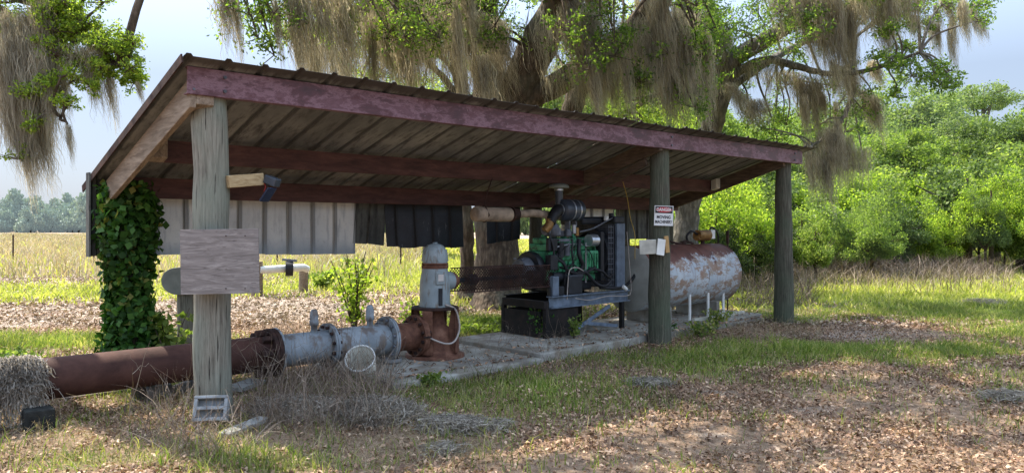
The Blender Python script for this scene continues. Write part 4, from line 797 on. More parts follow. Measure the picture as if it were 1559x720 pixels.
# ------------------------------------------------------------------ vegetation helpers
def moss_mesh(name, n, width, length, lean=.12, bunches=6, rw=.011, depth=.3, seg=17):
    V = []; Q = []; 
    z0 = -.35 * length * rng.random(n) ** 2.2 + .05 * rng.random(n)
    bc = np.stack([(rng.random(bunches) - .5) * width, (rng.random(bunches) - .5) * depth], 1); bl = length * (.45 + .55 * rng.random(bunches)); bl[0] = length
    b = rng.integers(0, bunches, n); root = bc[b] + rng.normal(size=(n, 2)) * np.array([width, depth]) * .16
    ln = bl[b] * (.25 + .75 * rng.random(n)); t = np.linspace(0, 1, seg)[None, :]
    zz = -t * ln[:, None]; rel = -zz / bl[b][:, None]
    conv = 1 - .6 * np.clip(rel, 0, 1) ** 1.2
    ph = rng.random((n, 2)) * 6; fr = 3 + rng.random((n, 2)) * 6; amp = .012 + .03 * rng.random((n, 2))
    jx = np.cumsum(rng.normal(size=(n, seg)), 1) * .015; jy = np.cumsum(rng.normal(size=(n, seg)), 1) * .015
    X = bc[b, 0][:, None] + (root[:, 0] - bc[b, 0])[:, None] * conv + amp[:, :1] * np.sin(fr[:, :1] * -zz * 2 + ph[:, :1]) + jx + lean * -zz + .05 * np.sin(-zz * 2.2 + b[:, None])
    Y = bc[b, 1][:, None] + (root[:, 1] - bc[b, 1])[:, None] * conv + amp[:, 1:] * np.sin(fr[:, 1:] * -zz * 2 + ph[:, 1:]) + jy
    az = rng.random(n) * 3.14; dx = np.cos(az)[:, None]; dy = np.sin(az)[:, None]; zz = zz + z0[:, None]; wd = rw * (.5 + .9 * rng.random(n))[:, None] * (1 - .8 * t ** 2) * np.minimum(1, .35 + t * 4)
    A = np.stack([X - dx * wd, Y - dy * wd, zz], -1); B = np.stack([X + dx * wd, Y + dy * wd, zz + wd * .4], -1)
    V = np.stack([A, B], 2).reshape(-1, 3); base = np.arange(n)[:, None] * seg * 2; j = np.arange(seg - 1)[None] * 2
    i = base + j; Q = np.stack([i, i + 1, i + 3, i + 2], -1).reshape(-1, 4); return fastmesh(name, V, quads=Q)
MOSS = [moss_mesh('moss_clump', 480, .8, 1.6, .2, 7, .0048), moss_mesh('moss_clump', 300, .4, 1.3, .28, 3, .0048), moss_mesh('moss_clump', 500, 1.2, 1.2, .15, 10, .0048), moss_mesh('moss_clump', 340, .5, 2.1, .24, 4, .0048), moss_mesh('moss_clump', 220, .24, .9, .3, 2, .0045)]
for me in MOSS: me.materials.append(MT['moss'])
def moss(tree, p, ln, wd=1., kind=None, rz=None):
    k = random.randrange(5) if kind is None else kind
    o = bpy.data.objects.new('moss_clump', MOSS[k]); COL.objects.link(o); o.parent = tree; o.location = Vector(p) - OFF[tree.name]
    base = (1.6, 1.3, 1.2, 2.1, .9)[k]; s_ = ln / base; o.scale = (wd, wd, s_); o.rotation_euler = (0, 0, random.uniform(-.4, .4) if rz is None else rz)
def spray(p, rad, n_tw, n_lf, spread=.16, flat=.6, up=.2):
    """twigs from p and leaves along them; returns twig polylines and leaf centres"""
    tw = []; lf = []
    for _ in range(n_tw):
        d = Vector((random.gauss(0, 1), random.gauss(0, 1), random.gauss(0, flat) + up)).normalized(); l = rad * random.uniform(.45, 1.1)
        q = p + d * l; mid = p + d * l * .5 + Vector([random.gauss(0, .08) * rad for _ in range(3)]); tw.append([p, mid, q])
        t = rng.random((n_lf, 1)) ** .6; a = np.array(mid)[None] + (np.array(q) - np.array(mid))[None] * (t * 1.2 - .2)
        lf.append(a + rng.normal(size=(n_lf, 3)) * spread * rad * np.array([1, 1, .8]))
    return tw, np.concatenate(lf)
def wav(a, b, n=5, amp=.08):
    a = Vector(a); b = Vector(b); l = (b - a).length; pts = [a]
    for k in range(1, n): pts.append(a.lerp(b, k / n) + Vector([random.gauss(0, amp * l) for _ in range(3)]))
    return pts + [b]
rs = lambda a, b: random.uniform(a, b)
def oak(name, label, cat, base, limbs, spots, mossl, leafm='oak_leaf', barkm='bark', lsize=(.05, .085), seed=1, group=None, nl=1., over=()):
    random.seed(seed); t = thing(name, label, cat, (base[0], base[1], 0), group)
    tr = MB(); nodes = []
    for (pts, r0, r1) in limbs:
        c = curve(pts, 7); n = len(c); rr = [r0 + (r1 - r0) * (k / (n - 1)) ** .8 for k in range(n)]
        if pts is limbs[0][0]: rr = [r * (1 + .55 * max(0, 1 - k / 4) ** 2) for k, r in enumerate(rr)]
        c = [p + Vector((random.gauss(0, .02), random.gauss(0, .02), 0)) for p in c]; tr.tube(c, rr, 16 if r0 > .1 else 8, flare=.06 if r0 > .1 else None); nodes += c
    tr.build('trunk', barkm, t)
    br = MB(); leaves = []
    nod = np.array([tuple(p) for p in nodes])
    for (p, rad, ntw, nlf) in spots:
        p = Vector(p); i = int(np.argmin(((nod - np.array(p)) ** 2 * np.array([1, 1, .6])).sum(1))); q = Vector(nod[i]); l = (p - q).length
        if l > .15: pl = curve([q, q.lerp(p, .35) + Vector((rs(-.08, .08), rs(-.08, .08), .1)) * l, q.lerp(p, .7) + Vector((rs(-.06, .06), rs(-.06, .06), .08)) * l, p], 4); br.tube(pl, [max(.008, .012 + .012 * l * (1 - k / (len(pl) - 1))) for k in range(len(pl))], 6, False)
        tw, lf = spray(p, rad, ntw, max(1, int(nlf * nl))); leaves.append(lf)
        for w3 in tw: br.tube(w3, [.009, .006, .003], 4, False)
    if br.v: br.build('branches', barkm, t)
    C = np.concatenate(leaves); sz = lsize[0] + (lsize[1] - lsize[0]) * rng.random(len(C)); mkobj('crown', leaf_mesh('crown', C - np.array(OFF[t.name])[None], sz, .5), leafm, t)
    if over:
        lv = []; ob_ = MB()
        for (p, rad, ntw, nlf) in over:
            p = Vector(p); i = int(np.argmin(((nod - np.array(p)) ** 2).sum(1))); q = Vector(nod[i]); l = (p - q).length; pl = wav(q, p, 5, .06); ob_.tube(pl, [max(.012, .02 + .014 * l * (1 - k / 5)) for k in range(6)], 6, False)
            tw, lf = spray(p, rad, ntw, nlf); lv.append(lf)
            for w3 in tw: ob_.tube(w3, [.009, .006, .003], 4, False)
        ob_.build('upper_branches', barkm, t); C = np.concatenate(lv); mkobj('upper_crown', leaf_mesh('upper_crown', C - np.array(OFF[t.name])[None], .11 + .07 * rng.random(len(C)), .55), leafm, t)
    for a in mossl[:98]: moss(t, *a)
    return t
rs = lambda a, b: random.uniform(a, b)
random.seed(3)
# ---- main live oak behind the shed
D = 15.
b0 = G(757, 466)
limbs = [([b0 + Vector((0, 0, -.2)), W(757, 400, 15.2), W(753, 300, 15.2), W(768, 200, 15), W(800, 110, 14.6), W(850, 10, 14), W(900, -120, 13), W(960, -260, 11.5)], .47, .3),
         ([W(755, 300, 15.2), W(742, 170, 15.3), W(738, 60, 15.4), W(732, -60, 15.2), W(650, -200, 14.5), W(500, -300, 13)], .34, .2),
         ([W(780, 160, 14.8), W(880, 110, 14.6), W(960, 50, 14), W(1010, -20, 13.4), W(1080, -120, 12), W(1150, -240, 10)], .26, .15),
         ([W(738, 0, 15.4), W(640, -40, 14.8), W(540, -50, 13.6), W(430, -70, 12.4), W(340, -60, 11.5)], .2, .06),
         ([W(850, 10, 14), W(820, -150, 12.5), W(760, -380, 10.5), W(700, -700, 8.5)], .2, .07),
         ([W(900, -120, 13), W(1050, -180, 10.5), W(1200, -300, 8.5), W(1350, -500, 7)], .18, .06),
         ([W(700, -130, 15), W(560, -300, 12), W(430, -520, 9.5)], .16, .05)]
spots = []
def region(n, x0, x1, y0, y1, d0, d1, rad, ntw, nlf, out):
    for _ in range(n): out.append((W(rs(x0, x1), rs(y0, y1), rs(d0, d1)), rad * rs(.7, 1.3), ntw, nlf))
region(7, 378, 440, 15, 95, 11.3, 12.2, .42, 6, 26, spots); region(4, 325, 400, -10, 30, 11, 12, .45, 6, 26, spots)
region(22, 440, 700, -50, 60, 11.8, 13.5, .5, 7, 26, spots); region(14, 570, 660, 30, 130, 14.5, 16.5, .5, 7, 30, spots)
region(26, 700, 1100, -60, 60, 12.5, 16, .6, 8, 34, spots); region(12, 960, 1090, 60, 170, 13, 15, .5, 8, 34, spots); region(5, 700, 760, 30, 90, 13, 14, .35, 6, 24, spots); region(12, 820, 1060, 20, 130, 12.2, 13.5, .4, 6, 24, spots)
region(20, 300, 1200, -260, -40, 10.5, 15.5, .8, 8, 30, spots)
ov = []
for _ in range(78):      # the rest of the crown overhead: it shades the ground in front
    a = rs(0, 6.28); r_ = math.sqrt(rs(0, 1)) * 6; x_ = .3 + r_ * 1.1 * math.cos(a); y_ = 9.9 + r_ * math.sin(a) * .72; z_ = 7.2 + (1 - (r_ / 6) ** 2) * rs(.0, 2.5) + rs(-.6, .8)
    if z_ > CAMZ + (345 + 60) / 1155 * y_ : ov.append((Vector((x_, y_, z_)), rs(.6, 1.05), 10, 34))
ml = []
for _ in range(16): x = rs(445, 700); ml.append((W(x, rs(-60, 40), rs(12.6, 15)), rs(1.0, 2.3), rs(.6, 1.0)))
for _ in range(20): x = rs(690, 765) if random.random() < .6 else rs(865, 910); ml.append((W(x, rs(-40, 110), rs(12.8, 14.6)), rs(.7, 1.7), rs(.5, .9)))
for _ in range(12): ml.append((W(rs(930, 1090), rs(10, 110), rs(12.8, 14)), rs(.7, 1.4), rs(.5, .8)))
for _ in range(18): x = rs(850, 1060); ml.append((W(x, rs(-50, 90), rs(12.6, 14.6)), rs(.8, 1.9), rs(.5, .9)))
ml += [(W(338, -30, 11.2), 1.2, .7, 1), (W(350, -20, 11.3), 1.1, .5, 4), (W(412, 0, 11.5), 1.0, .5, 4), (W(455, -20, 11.9), 1.6, .9, 0), (W(900, 60, 13.8), 1.6, .8, 3), (W(500, -30, 12), 1.9, 1.1, 3), (W(1000, 0, 13), 1.6, .8, 0)]
for _ in range(12): ml.append((W(rs(440, 760), rs(-10, 70), rs(14.5, 16)), rs(.9, 1.7), rs(.5, .9)))
oak('live_oak', 'massive live oak behind the shed draped with long grey moss curtains', 'tree', b0, limbs, spots, ml, seed=5, over=ov)
# second thin trunk left of it
b0 = G(712, 455)
sp2 = []; region(14, 430, 620, -30, 70, 13.5, 16, .5, 8, 36, sp2); region(14, 560, 730, -60, 30, 16, 18, .6, 8, 36, sp2); region(16, 520, 690, 30, 150, 17, 19, .6, 8, 40, sp2)
oak('live_oak', 'slender oak trunk rising just left of the massive oak', 'tree', b0, [([b0, W(712, 380, 16.5), W(708, 300, 16.5), W(700, 150, 16.8), W(680, 20, 17), W(650, -90, 17)], .17, .08), ([W(700, 150, 16.8), W(640, 80, 17.3), W(590, 40, 17.6)], .08, .04)], sp2,
    [(W(rs(560, 720), rs(-20, 50), rs(16, 17.5)), rs(1., 1.8), 1.) for _ in range(10)], 'oak_leaf_lit', seed=6)
# leaning limb tree, right of the massive oak
b0 = G(905, 452)
sp3 = []; region(24, 930, 1085, 70, 190, 17, 20, .6, 8, 40, sp3); region(18, 820, 1100, -20, 80, 17, 20, .6, 8, 36, sp3)
oak('live_oak', 'oak with a leaning trunk that shows above the roof right of the massive oak', 'tree', b0, [([b0, W(890, 330, 17.5), W(872, 180, 17.3), W(892, 120, 17.2), W(965, 70, 17), W(1010, 0, 17), W(1050, -100, 16)], .3, .16), ([W(885, 250, 17.4), W(960, 170, 18), W(1040, 120, 18.5)], .12, .05)], sp3,
    [(W(rs(880, 1060), rs(20, 110), rs(16.3, 18)), rs(.8, 1.6), 1.) for _ in range(16)], 'oak_leaf_lit', seed=8)
# grey oak on the right
b0 = G(1032, 445)
limbs = [([b0, W(1040, 380, 18), W(1048, 320, 18), W(1078, 210, 17.6), W(1095, 150, 17.2), W(1112, 95, 17), W(1175, 55, 16.5), W(1240, 5, 16), W(1300, -60, 15), W(1400, -140, 14)], .36, .1),
         ([W(1090, 165, 17.3), W(1050, 95, 17.5), W(1010, 30, 17.5), W(960, -60, 17)], .16, .08),
         ([W(1112, 115, 17), W(1165, 92, 16.8), W(1215, 102, 16.4), W(1260, 112, 16), W(1320, 108, 15.6), W(1400, 80, 15)], .12, .03),
         ([W(1100, 140, 17), W(1160, 100, 17.5), W(1230, 60, 18), W(1300, 20, 18), W(1400, -20, 17.5), W(1480, 10, 17)], .12, .03),
         ([W(1300, 60, 16.6), W(1295, 150, 16), W(1275, 190, 15.8), W(1235, 225, 15.6)], .07, .03), ([W(1240, 5, 16), W(1290, 40, 16.4), W(1300, 60, 16.6)], .07, .06)]
sp4 = []
region(30, 1040, 1250, -40, 90, 15.5, 18, .55, 8, 36, sp4); region(22, 1180, 1400, -40, 60, 14.5, 17, .5, 8, 32, sp4); region(16, 1120, 1330, 110, 250, 16, 18.5, .4, 7, 28, sp4); region(12, 1380, 1510, -10, 45, 15, 17, .35, 7, 26, sp4); region(16, 1180, 1360, -40, 30, 14.5, 17, .6, 7, 28, sp4); region(10, 1330, 1490, -30, 30, 15, 17.5, .5, 7, 24, sp4)
region(16, 1330, 1450, 70, 150, 14.5, 15.8, .35, 7, 28, sp4); region(8, 1120, 1200, 60, 200, 17.5, 19, .5, 7, 24, sp4); region(6, 1190, 1300, 130, 230, 16, 17, .4, 6, 20, sp4)
region(6, 1050, 1500, -220, -40, 12, 17, .8, 8, 28, sp4)
for _ in range(7):
    a = rs(0, 6.28); r_ = math.sqrt(rs(0, 1)) * 5.5; x_ = 5 + r_ * math.cos(a); y_ = 13.6 + r_ * math.sin(a); sp4.append((Vector((x_, y_, 8.2 + (1 - (r_ / 5.5) ** 2) * rs(0, 3.5))), rs(.7, 1.2), 8, 24))
ml = []
for _ in range(13): ml.append((W(rs(1150, 1380), rs(-40, 20), rs(14.5, 16.5)), rs(.6, 1.6), rs(.5, .8)))
for _ in range(18): ml.append((W(rs(1100, 1340), rs(85, 160), rs(15.5, 17)), rs(.5, 1.1), rs(.5, .8)))
for _ in range(10): ml.append((W(rs(1020, 1110), rs(-20, 60), rs(16.5, 17.5)), rs(1., 2.), rs(.6, .9)))
for _ in range(7): ml.append((W(rs(1225, 1300), rs(170, 230), rs(15.5, 16)), rs(.7, 1.4), rs(.5, .8)))
for _ in range(8): ml.append((W(rs(1380, 1490), rs(0, 30), rs(15.5, 17)), rs(.4, .9), rs(.4, .7), 4))
for _ in range(14): ml.append((W(rs(1170, 1470), rs(-20, 40), rs(14.5, 16.5)), rs(.6, 1.5), rs(.5, .8)))
ml += [(W(1255, -20, 15), 2.2, .9, 3), (W(1275, -10, 15), 2.3, .7, 3), (W(1290, 0, 15), 1.6, .6, 1), (W(1225, 120, 16), 1.2, .8, 0), (W(1250, 235, 15.6), 1.2, .8, 1)]
oak('live_oak', 'grey barked oak right of the shed with spreading mossy branches against the sky', 'tree', b0, limbs, sp4, ml, seed=11, barkm='bark_grey')
# left tree, trunk outside the frame
b0 = Vector((-8.2, 9.6, 0)); DL = 9.
limbs = [([b0, Vector((-8.1, 9.6, 2)), Vector((-7.6, 9.4, 4.2)), W(-20, 20, 9.2), W(20, 60, 9), W(40, 130, 8.9)], .34, .06), ([W(-30, -20, 9.3), W(70, 10, 9), W(130, 60, 8.8), W(160, 85, 8.7), W(195, 115, 8.6)], .09, .015),
         ([W(15, 50, 9), W(50, 120, 8.8), W(80, 170, 8.7), W(105, 190, 8.6)], .05, .012), ([Vector((-7.6, 9.4, 4.2)), Vector((-6.5, 8.2, 6)), Vector((-4.8, 7, 7.2)), Vector((-3, 6, 7.6))], .22, .06), ([Vector((-7.8, 9.5, 3.8)), Vector((-8.8, 8, 6)), Vector((-7.5, 5.5, 7.4))], .2, .06)]
sp5 = []
region(30, 50, 160, 0, 90, 8.6, 9.1, .22, 7, 36, sp5); region(26, 110, 212, 55, 135, 8.4, 8.8, .17, 7, 30, sp5); region(12, -20, 90, -20, 60, 8.8, 9.4, .3, 6, 26, sp5); region(16, 30, 112, 115, 195, 8.5, 8.9, .16, 6, 26, sp5); region(4, 20, 65, 215, 255, 8.7, 8.9, .12, 5, 14, sp5)
region(14, -60, 150, -120, -20, 8.6, 9.6, .35, 7, 26, sp5)
for _ in range(45):
    a = rs(0, 6.28); r_ = math.sqrt(rs(0, 1)) * 4.6; p = Vector((-7.0 + r_ * math.cos(a), 8.0 + r_ * math.sin(a), 6.0 + (1 - (r_ / 4.6) ** 2) * rs(0, 2.6)))
    if p.z > CAMZ + 400 / 1155 * p.y: sp5.append((p, rs(.5, .9), 8, 24))
ml = [(W(rs(5, 75), rs(0, 110), rs(8.6, 9.1)), rs(.6, 1.3), rs(.35, .6)) for _ in range(22)] + [(W(rs(10, 60), rs(150, 190), 8.8), rs(.5, .95), rs(.35, .5)) for _ in range(10)]
ml += [(W(120, 80, 8.7), .55, .4, 4), (W(140, 88, 8.7), .7, .45, 1), (W(155, 95, 8.7), .75, .45, 4), (W(98, 190, 8.6), .45, .3, 4), (W(205, 125, 8.5), .25, .25, 4), (W(112, 70, 8.7), .5, .6, 2), (W(60, 60, 8.8), 1.1, .6, 3), (W(35, 60, 8.8), 1.5, .7, 3), (W(10, 150, 8.8), .7, .4, 1), (W(30, 160, 8.8), 1.05, .45, 3), (W(88, 110, 8.7), .5, .4, 4)]
oak('live_oak', 'oak branch with hanging moss reaching in at the top left corner', 'tree', b0, limbs, sp5, ml, 'oak_leaf_lit', lsize=(.028, .05), seed=13, nl=1.3)

# ------------------------------------------------------------------ forest trees (shared meshes)
def crown_pts(n, rx, ry, rz, k, seed, tight=.28, zc=0):
    r = np.random.default_rng(seed); c = r.normal(size=(k, 3)); c /= np.linalg.norm(c, axis=1, keepdims=True); c *= (r.random((k, 1)) ** .4) * (1 + .18 * r.normal(size=(k, 1))) * np.array([rx, ry, rz]) * .8; c[:, 2] = np.abs(c[:, 2] + rz * .15) - rz * .15
    b = r.integers(0, k, n); s_ = tight * (.6 + .8 * r.random(k)); o = r.normal(size=(n, 3)); o /= np.linalg.norm(o, axis=1, keepdims=True); o *= (.55 + .45 * r.random((n, 1)) ** .5) * (1 + .25 * r.normal(size=(n, 1)))
    p = c[b] + o * s_[b][:, None] * np.array([rx, ry, rz * .75]); p[:, 2] += zc; return p
VARS = {}
def tree_variant(key, n, rx, rz, zc, k, lsz, seed, barkm='bark', asp=.6, tight=.28, hgt_=None):
    P = crown_pts(n, rx, rx, rz, k, seed, tight, zc); me = leaf_mesh('crown', P, lsz * (.7 + .6 * np.random.default_rng(seed).random(n)), asp)
    mb = MB(); random.seed(seed); h0 = zc; mb.tube([(0, 0, -.3), (.1, 0, h0 * .5), (0, .1, h0), (.1, 0, h0 + rz * .6)], [rx * .07, rx * .055, rx * .04, rx * .015], 8)
    for q in range(7):
        a = rs(0, 6.28); mb.tube([(0, 0, h0 * rs(.6, 1.1)), (math.cos(a) * rx * .35, math.sin(a) * rx * .35, h0 + rz * rs(-.1, .3)), (math.cos(a) * rx * .75, math.sin(a) * rx * .75, h0 + rz * rs(0, .5))], [rx * .03, rx * .02, rx * .006], 6)
    mt = bpy.data.meshes.new('trunk'); mt.from_pydata(mb.v, [], mb.f); mt.materials.append(MT[barkm]); VARS[key] = (me, mt)
for i in range(4): tree_variant('t%d' % i, 30000, 4.6, 5.2, 6.4, 75 + 9 * i, .19, 40 + i, tight=.17)
for i in range(3): tree_variant('f%d' % i, 9000, 6, 5, 7, 26 + 6 * i, .7, 60 + i)
for i in range(3): tree_variant('s%d' % i, 16000, 1.6, 1.5, 1.2, 48, .085, 80 + i, tight=.21)
tree_variant('p0', 6500, 3.6, 2.6, 14.2, 18, .26, 93, 'bark_grey', .4, .27)
MC = {}
def place(key, mat, name, label, cat, loc, s_=(1, 1, 1), rz=0, group=None, trunk='trunk'):
    t = thing(name, label, cat, loc, group); t.rotation_euler = (0, 0, rz); t.scale = s_
    me, mt = VARS[key]
    if (key, mat) not in MC: m2 = me.copy(); m2.materials.append(MT[mat]); MC[(key, mat)] = m2
    for nm, mm in (('crown', MC[(key, mat)]), (trunk, mt)):
        o = bpy.data.objects.new(nm, mm); COL.objects.link(o); o.parent = t
    return t
random.seed(21)
# right wood: tall trees at 45-75 m
def topz(py, d): return CAMZ + (HOR - py) / FPX * d
LW = 'tall leafy broad tree in the hazy wood beyond the right lawn'
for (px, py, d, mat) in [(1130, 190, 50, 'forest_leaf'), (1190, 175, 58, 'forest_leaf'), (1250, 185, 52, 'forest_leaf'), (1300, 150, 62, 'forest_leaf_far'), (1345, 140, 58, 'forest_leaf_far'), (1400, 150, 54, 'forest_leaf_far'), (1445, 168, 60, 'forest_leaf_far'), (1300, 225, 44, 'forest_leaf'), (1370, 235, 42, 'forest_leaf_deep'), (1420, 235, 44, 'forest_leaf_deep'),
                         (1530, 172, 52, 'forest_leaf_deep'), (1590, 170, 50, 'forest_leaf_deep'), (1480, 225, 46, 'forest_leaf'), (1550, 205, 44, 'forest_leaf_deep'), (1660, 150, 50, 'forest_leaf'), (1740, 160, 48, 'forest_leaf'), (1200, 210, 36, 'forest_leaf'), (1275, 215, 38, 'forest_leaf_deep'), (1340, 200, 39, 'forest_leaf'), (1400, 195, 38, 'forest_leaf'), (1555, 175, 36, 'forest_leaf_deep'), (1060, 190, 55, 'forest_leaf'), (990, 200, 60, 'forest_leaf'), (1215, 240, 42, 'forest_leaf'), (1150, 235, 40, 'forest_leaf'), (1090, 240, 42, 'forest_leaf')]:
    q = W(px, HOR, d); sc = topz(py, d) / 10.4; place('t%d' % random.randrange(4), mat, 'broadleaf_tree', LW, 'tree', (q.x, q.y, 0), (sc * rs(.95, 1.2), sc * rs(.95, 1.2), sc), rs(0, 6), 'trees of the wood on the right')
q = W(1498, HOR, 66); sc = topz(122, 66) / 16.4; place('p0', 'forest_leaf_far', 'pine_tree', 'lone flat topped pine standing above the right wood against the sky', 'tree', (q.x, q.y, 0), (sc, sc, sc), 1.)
# trees behind the oak
for (px, py, d) in [(560, 150, 60), (650, 100, 40), (760, 110, 44), (860, 70, 38), (950, 60, 40), (1040, 110, 36), (1000, 90, 46)]:
    q = W(px, HOR, d); sc = topz(py, d) / 11.6; place('t%d' % random.randrange(4), 'forest_leaf', 'broadleaf_tree', 'green tree far behind the massive oak, mostly hidden by the shed', 'tree', (q.x, q.y, 0), (sc, sc, sc), rs(0, 6), 'trees far behind the oak')
# sunlit shrubs
LS = 'sunlit yellow green shrub at the edge of the right wood'
for (px, py, d, sw) in [(1225, 300, 24, 1), (1265, 285, 28, 1.1), (1310, 275, 30, 1), (1345, 300, 25, 1), (1385, 290, 28, 1), (1430, 285, 30, 1), (1475, 235, 27, 1), (1510, 275, 25, 1), (1550, 245, 28, 1.1), (1600, 270, 27, 1.2), (1660, 260, 28, 1.3), (1180, 270, 30, 1.2), (1330, 325, 22.5, .7), (1420, 330, 25, .8), (1500, 320, 24.5, .8), (1560, 320, 25, .8), (1240, 335, 21, .7), (1290, 330, 26, .8), (1150, 300, 26, 1), (1460, 310, 30, 1), (1380, 330, 30, 1), (1200, 290, 33, 1.3), (1260, 270, 34, 1.3), (1320, 262, 34, 1.3), (1390, 270, 34, 1.3), (1450, 262, 34, 1.3), (1520, 255, 34, 1.3), (1580, 250, 34, 1.3), (1295, 345, 24, .8), (1365, 350, 25, .8), (1445, 345, 27, .9), (1530, 345, 28, .9), (1490, 350, 30, 1), (1590, 345, 27, .9)]:
    q = W(px, HOR, d); sc = topz(py - rs(0, 18), d) / 2.6; bt_ = random.random() < .5; sc = sc * 2.6 / 10.4 if bt_ else sc; place(('t%d' if bt_ else 's%d') % random.randrange(3), random.choice(['shrub_leaf', 'oak_leaf_lit', 'forest_leaf', 'forest_leaf_deep']), 'shrub', LS, 'shrub', (q.x, q.y, -2.4 * sc if bt_ else -.1), (sc * sw * rs(.75, 1.15), sc * sw, sc * (1.25 if bt_ else 1)), rs(0, 6), 'sunlit shrubs along the right wood', 'stem')
LD = 'dark mossy shrub under the oaks behind the tank'
for (px, py, d, sw) in [(1085, 270, 20, .9), (1130, 280, 21, .9), (1170, 310, 22, .8), (1100, 330, 18, .8), (1150, 345, 19, .8)]:
    q = W(px, HOR, d); sc = topz(py, d) / 2.75; place('s%d' % random.randrange(3), 'dark_brush' if py > 290 else 'oak_leaf_lit', 'shrub', LD, 'shrub', (q.x, q.y, -.1), (sc * sw, sc * sw, sc), rs(0, 6), 'dark shrubs behind the tank', 'stem')
LH = 'hazy grey green tree in the distant line across the field'
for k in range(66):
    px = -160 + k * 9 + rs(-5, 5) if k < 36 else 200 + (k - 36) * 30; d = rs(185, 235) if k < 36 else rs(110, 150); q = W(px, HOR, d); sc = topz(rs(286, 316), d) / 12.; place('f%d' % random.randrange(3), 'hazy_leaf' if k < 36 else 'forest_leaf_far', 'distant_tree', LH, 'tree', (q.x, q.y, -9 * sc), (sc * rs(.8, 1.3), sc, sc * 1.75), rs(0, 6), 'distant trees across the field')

# ------------------------------------------------------------------ vine on the back left post
random.seed(31)
vb = L(-.03, 2.2, 0); t = thing('climbing_vine', 'dense dark green vine climbing the back left post of the shed', 'vine', vb)
n = 5200; z = rng.random(n) * 2.0 + .02; a = rng.random(n) * 6.283; rr = .14 + .155 * rng.random(n) ** .7 * (.65 + .5 * np.sin(z * 4.3 + 1) * .5 + .35 * (z < .3)) + .03 * rng.normal(size=n)
C = np.stack([np.cos(a) * rr, np.sin(a) * rr, z], 1); N = C.copy(); N[:, 2] = .12; N /= np.linalg.norm(N, axis=1, keepdims=True)
mkobj('foliage', leaf_mesh('foliage', C, 0.06 + .045 * rng.random(n), .8, N, 1.2, .1), 'vine_leaf', t)
mb = MB()
for k in range(5):
    a = k * 1.3; mb.tube([(math.cos(a + z_ * .8) * .15, math.sin(a + z_ * .8) * .15, z_) for z_ in np.linspace(0, 1.9, 14)], .011, 6)
mb.v = [p + vb for p in mb.v]; mb.build('stem', 'bark', t)
# leafy plants
def leafy(name, label, base, h, rad, nst, nleaf, sz, mat, cat='plant', lean=.25, group=None, up=.3, minz=.25):
    t = thing(name, label, cat, base, group); mb = MB(); lf = []
    for _ in range(nst):
        a = rs(0, 6.28); e = Vector((math.cos(a) * rad * rs(.3, 1), math.sin(a) * rad * rs(.3, 1), h * rs(.65, 1))); pts = curve([Vector((0, 0, -.02)), e * .45 + Vector((rs(-.04, .04), rs(-.04, .04), h * .08)), e], 4)
        mb.tube([p + Vector(base) for p in pts], [.012 * h * (1 - k / len(pts) * .7) for k in range(len(pts))], 5)
        for _ in range(nleaf):
            q = rs(minz, 1.0); p = pts[int(q * (len(pts) - 1))]; lf.append((p.x + random.gauss(0, rad * .2), p.y + random.gauss(0, rad * .2), max(.03, p.z + random.gauss(0, h * .05))))
    mb.build('stem', 'bark', t); C = np.array(lf); mkobj('leaves', leaf_mesh('leaves', C, sz * (.6 + .7 * rng.random(len(C))), .6, (0, 0, 1), up), mat, t); return t
def onG(px, py): q = G(px, py); return (q.x, q.y, 0)
leafy('sapling', 'slim sapling with several stems and bright leaves behind the blue grey pipe', onG(540, 508), 1.36, .42, 10, 75, .075, 'oak_leaf_lit', 'tree')
leafy('weed_plant', 'leafy green weed growing behind the post at the meter box', onG(262, 575), .75, .32, 8, 50, .09, 'shrub_leaf')
leafy('weed_plant', 'green leafy weed at the foot of the vine covered post', onG(200, 580), .4, .3, 7, 40, .08, 'vine_leaf')
leafy('weed_plant', 'bright green weed in front of the engine stand', L(4.9, .58, .115), .34, .13, 7, 26, .05, 'shrub_leaf')
leafy('weed_plant', 'dark vine like weed at the left end of the engine stand', L(4.62, .95, .115), .45, .16, 7, 24, .05, 'vine_leaf')
leafy('weed_plant', 'small green weed beside the switch box post on the slab', L(6.45, .35, .115), .1, .3, 6, 22, .05, 'vine_leaf')
leafy('weed_plant', 'trailing green weed at the slab edge in front of the tank', L(6.9, .0, .0), .28, .3, 9, 36, .055, 'green_blade')
leafy('weed_plant', 'trailing green weed on the slab in front of the tank legs', L(7.9, .35, .1), .22, .3, 9, 30, .05, 'green_blade')
leafy('weed_plant', 'bright green tuft on the pump pad edge', onG(655, 588), .16, .14, 8, 26, .05, 'shrub_leaf')
leafy('weed_plant', 'yellow green weed sprouting behind the pump', onG(628, 512), .55, .25, 7, 30, .07, 'shrub_leaf')
leafy('weed_plant', 'yellow green bush by the field valve', onG(490, 440), .6, .45, 8, 40, .12, 'shrub_leaf')
leafy('weed_plant', 'low leafy weed in the left grass beyond the pipe', onG(25, 560), .25, .35, 8, 40, .07, 'shrub_leaf')
for k, (px, py) in enumerate([(735, 512), (760, 505), (712, 508), (775, 512), (745, 498)]):
    leafy('ground_weed', 'low bright green weed on the ground between pump and oak trunk', onG(px, py), .2, .3, 9, 40, .06, 'shrub_leaf', group='green weeds by the oak trunk')
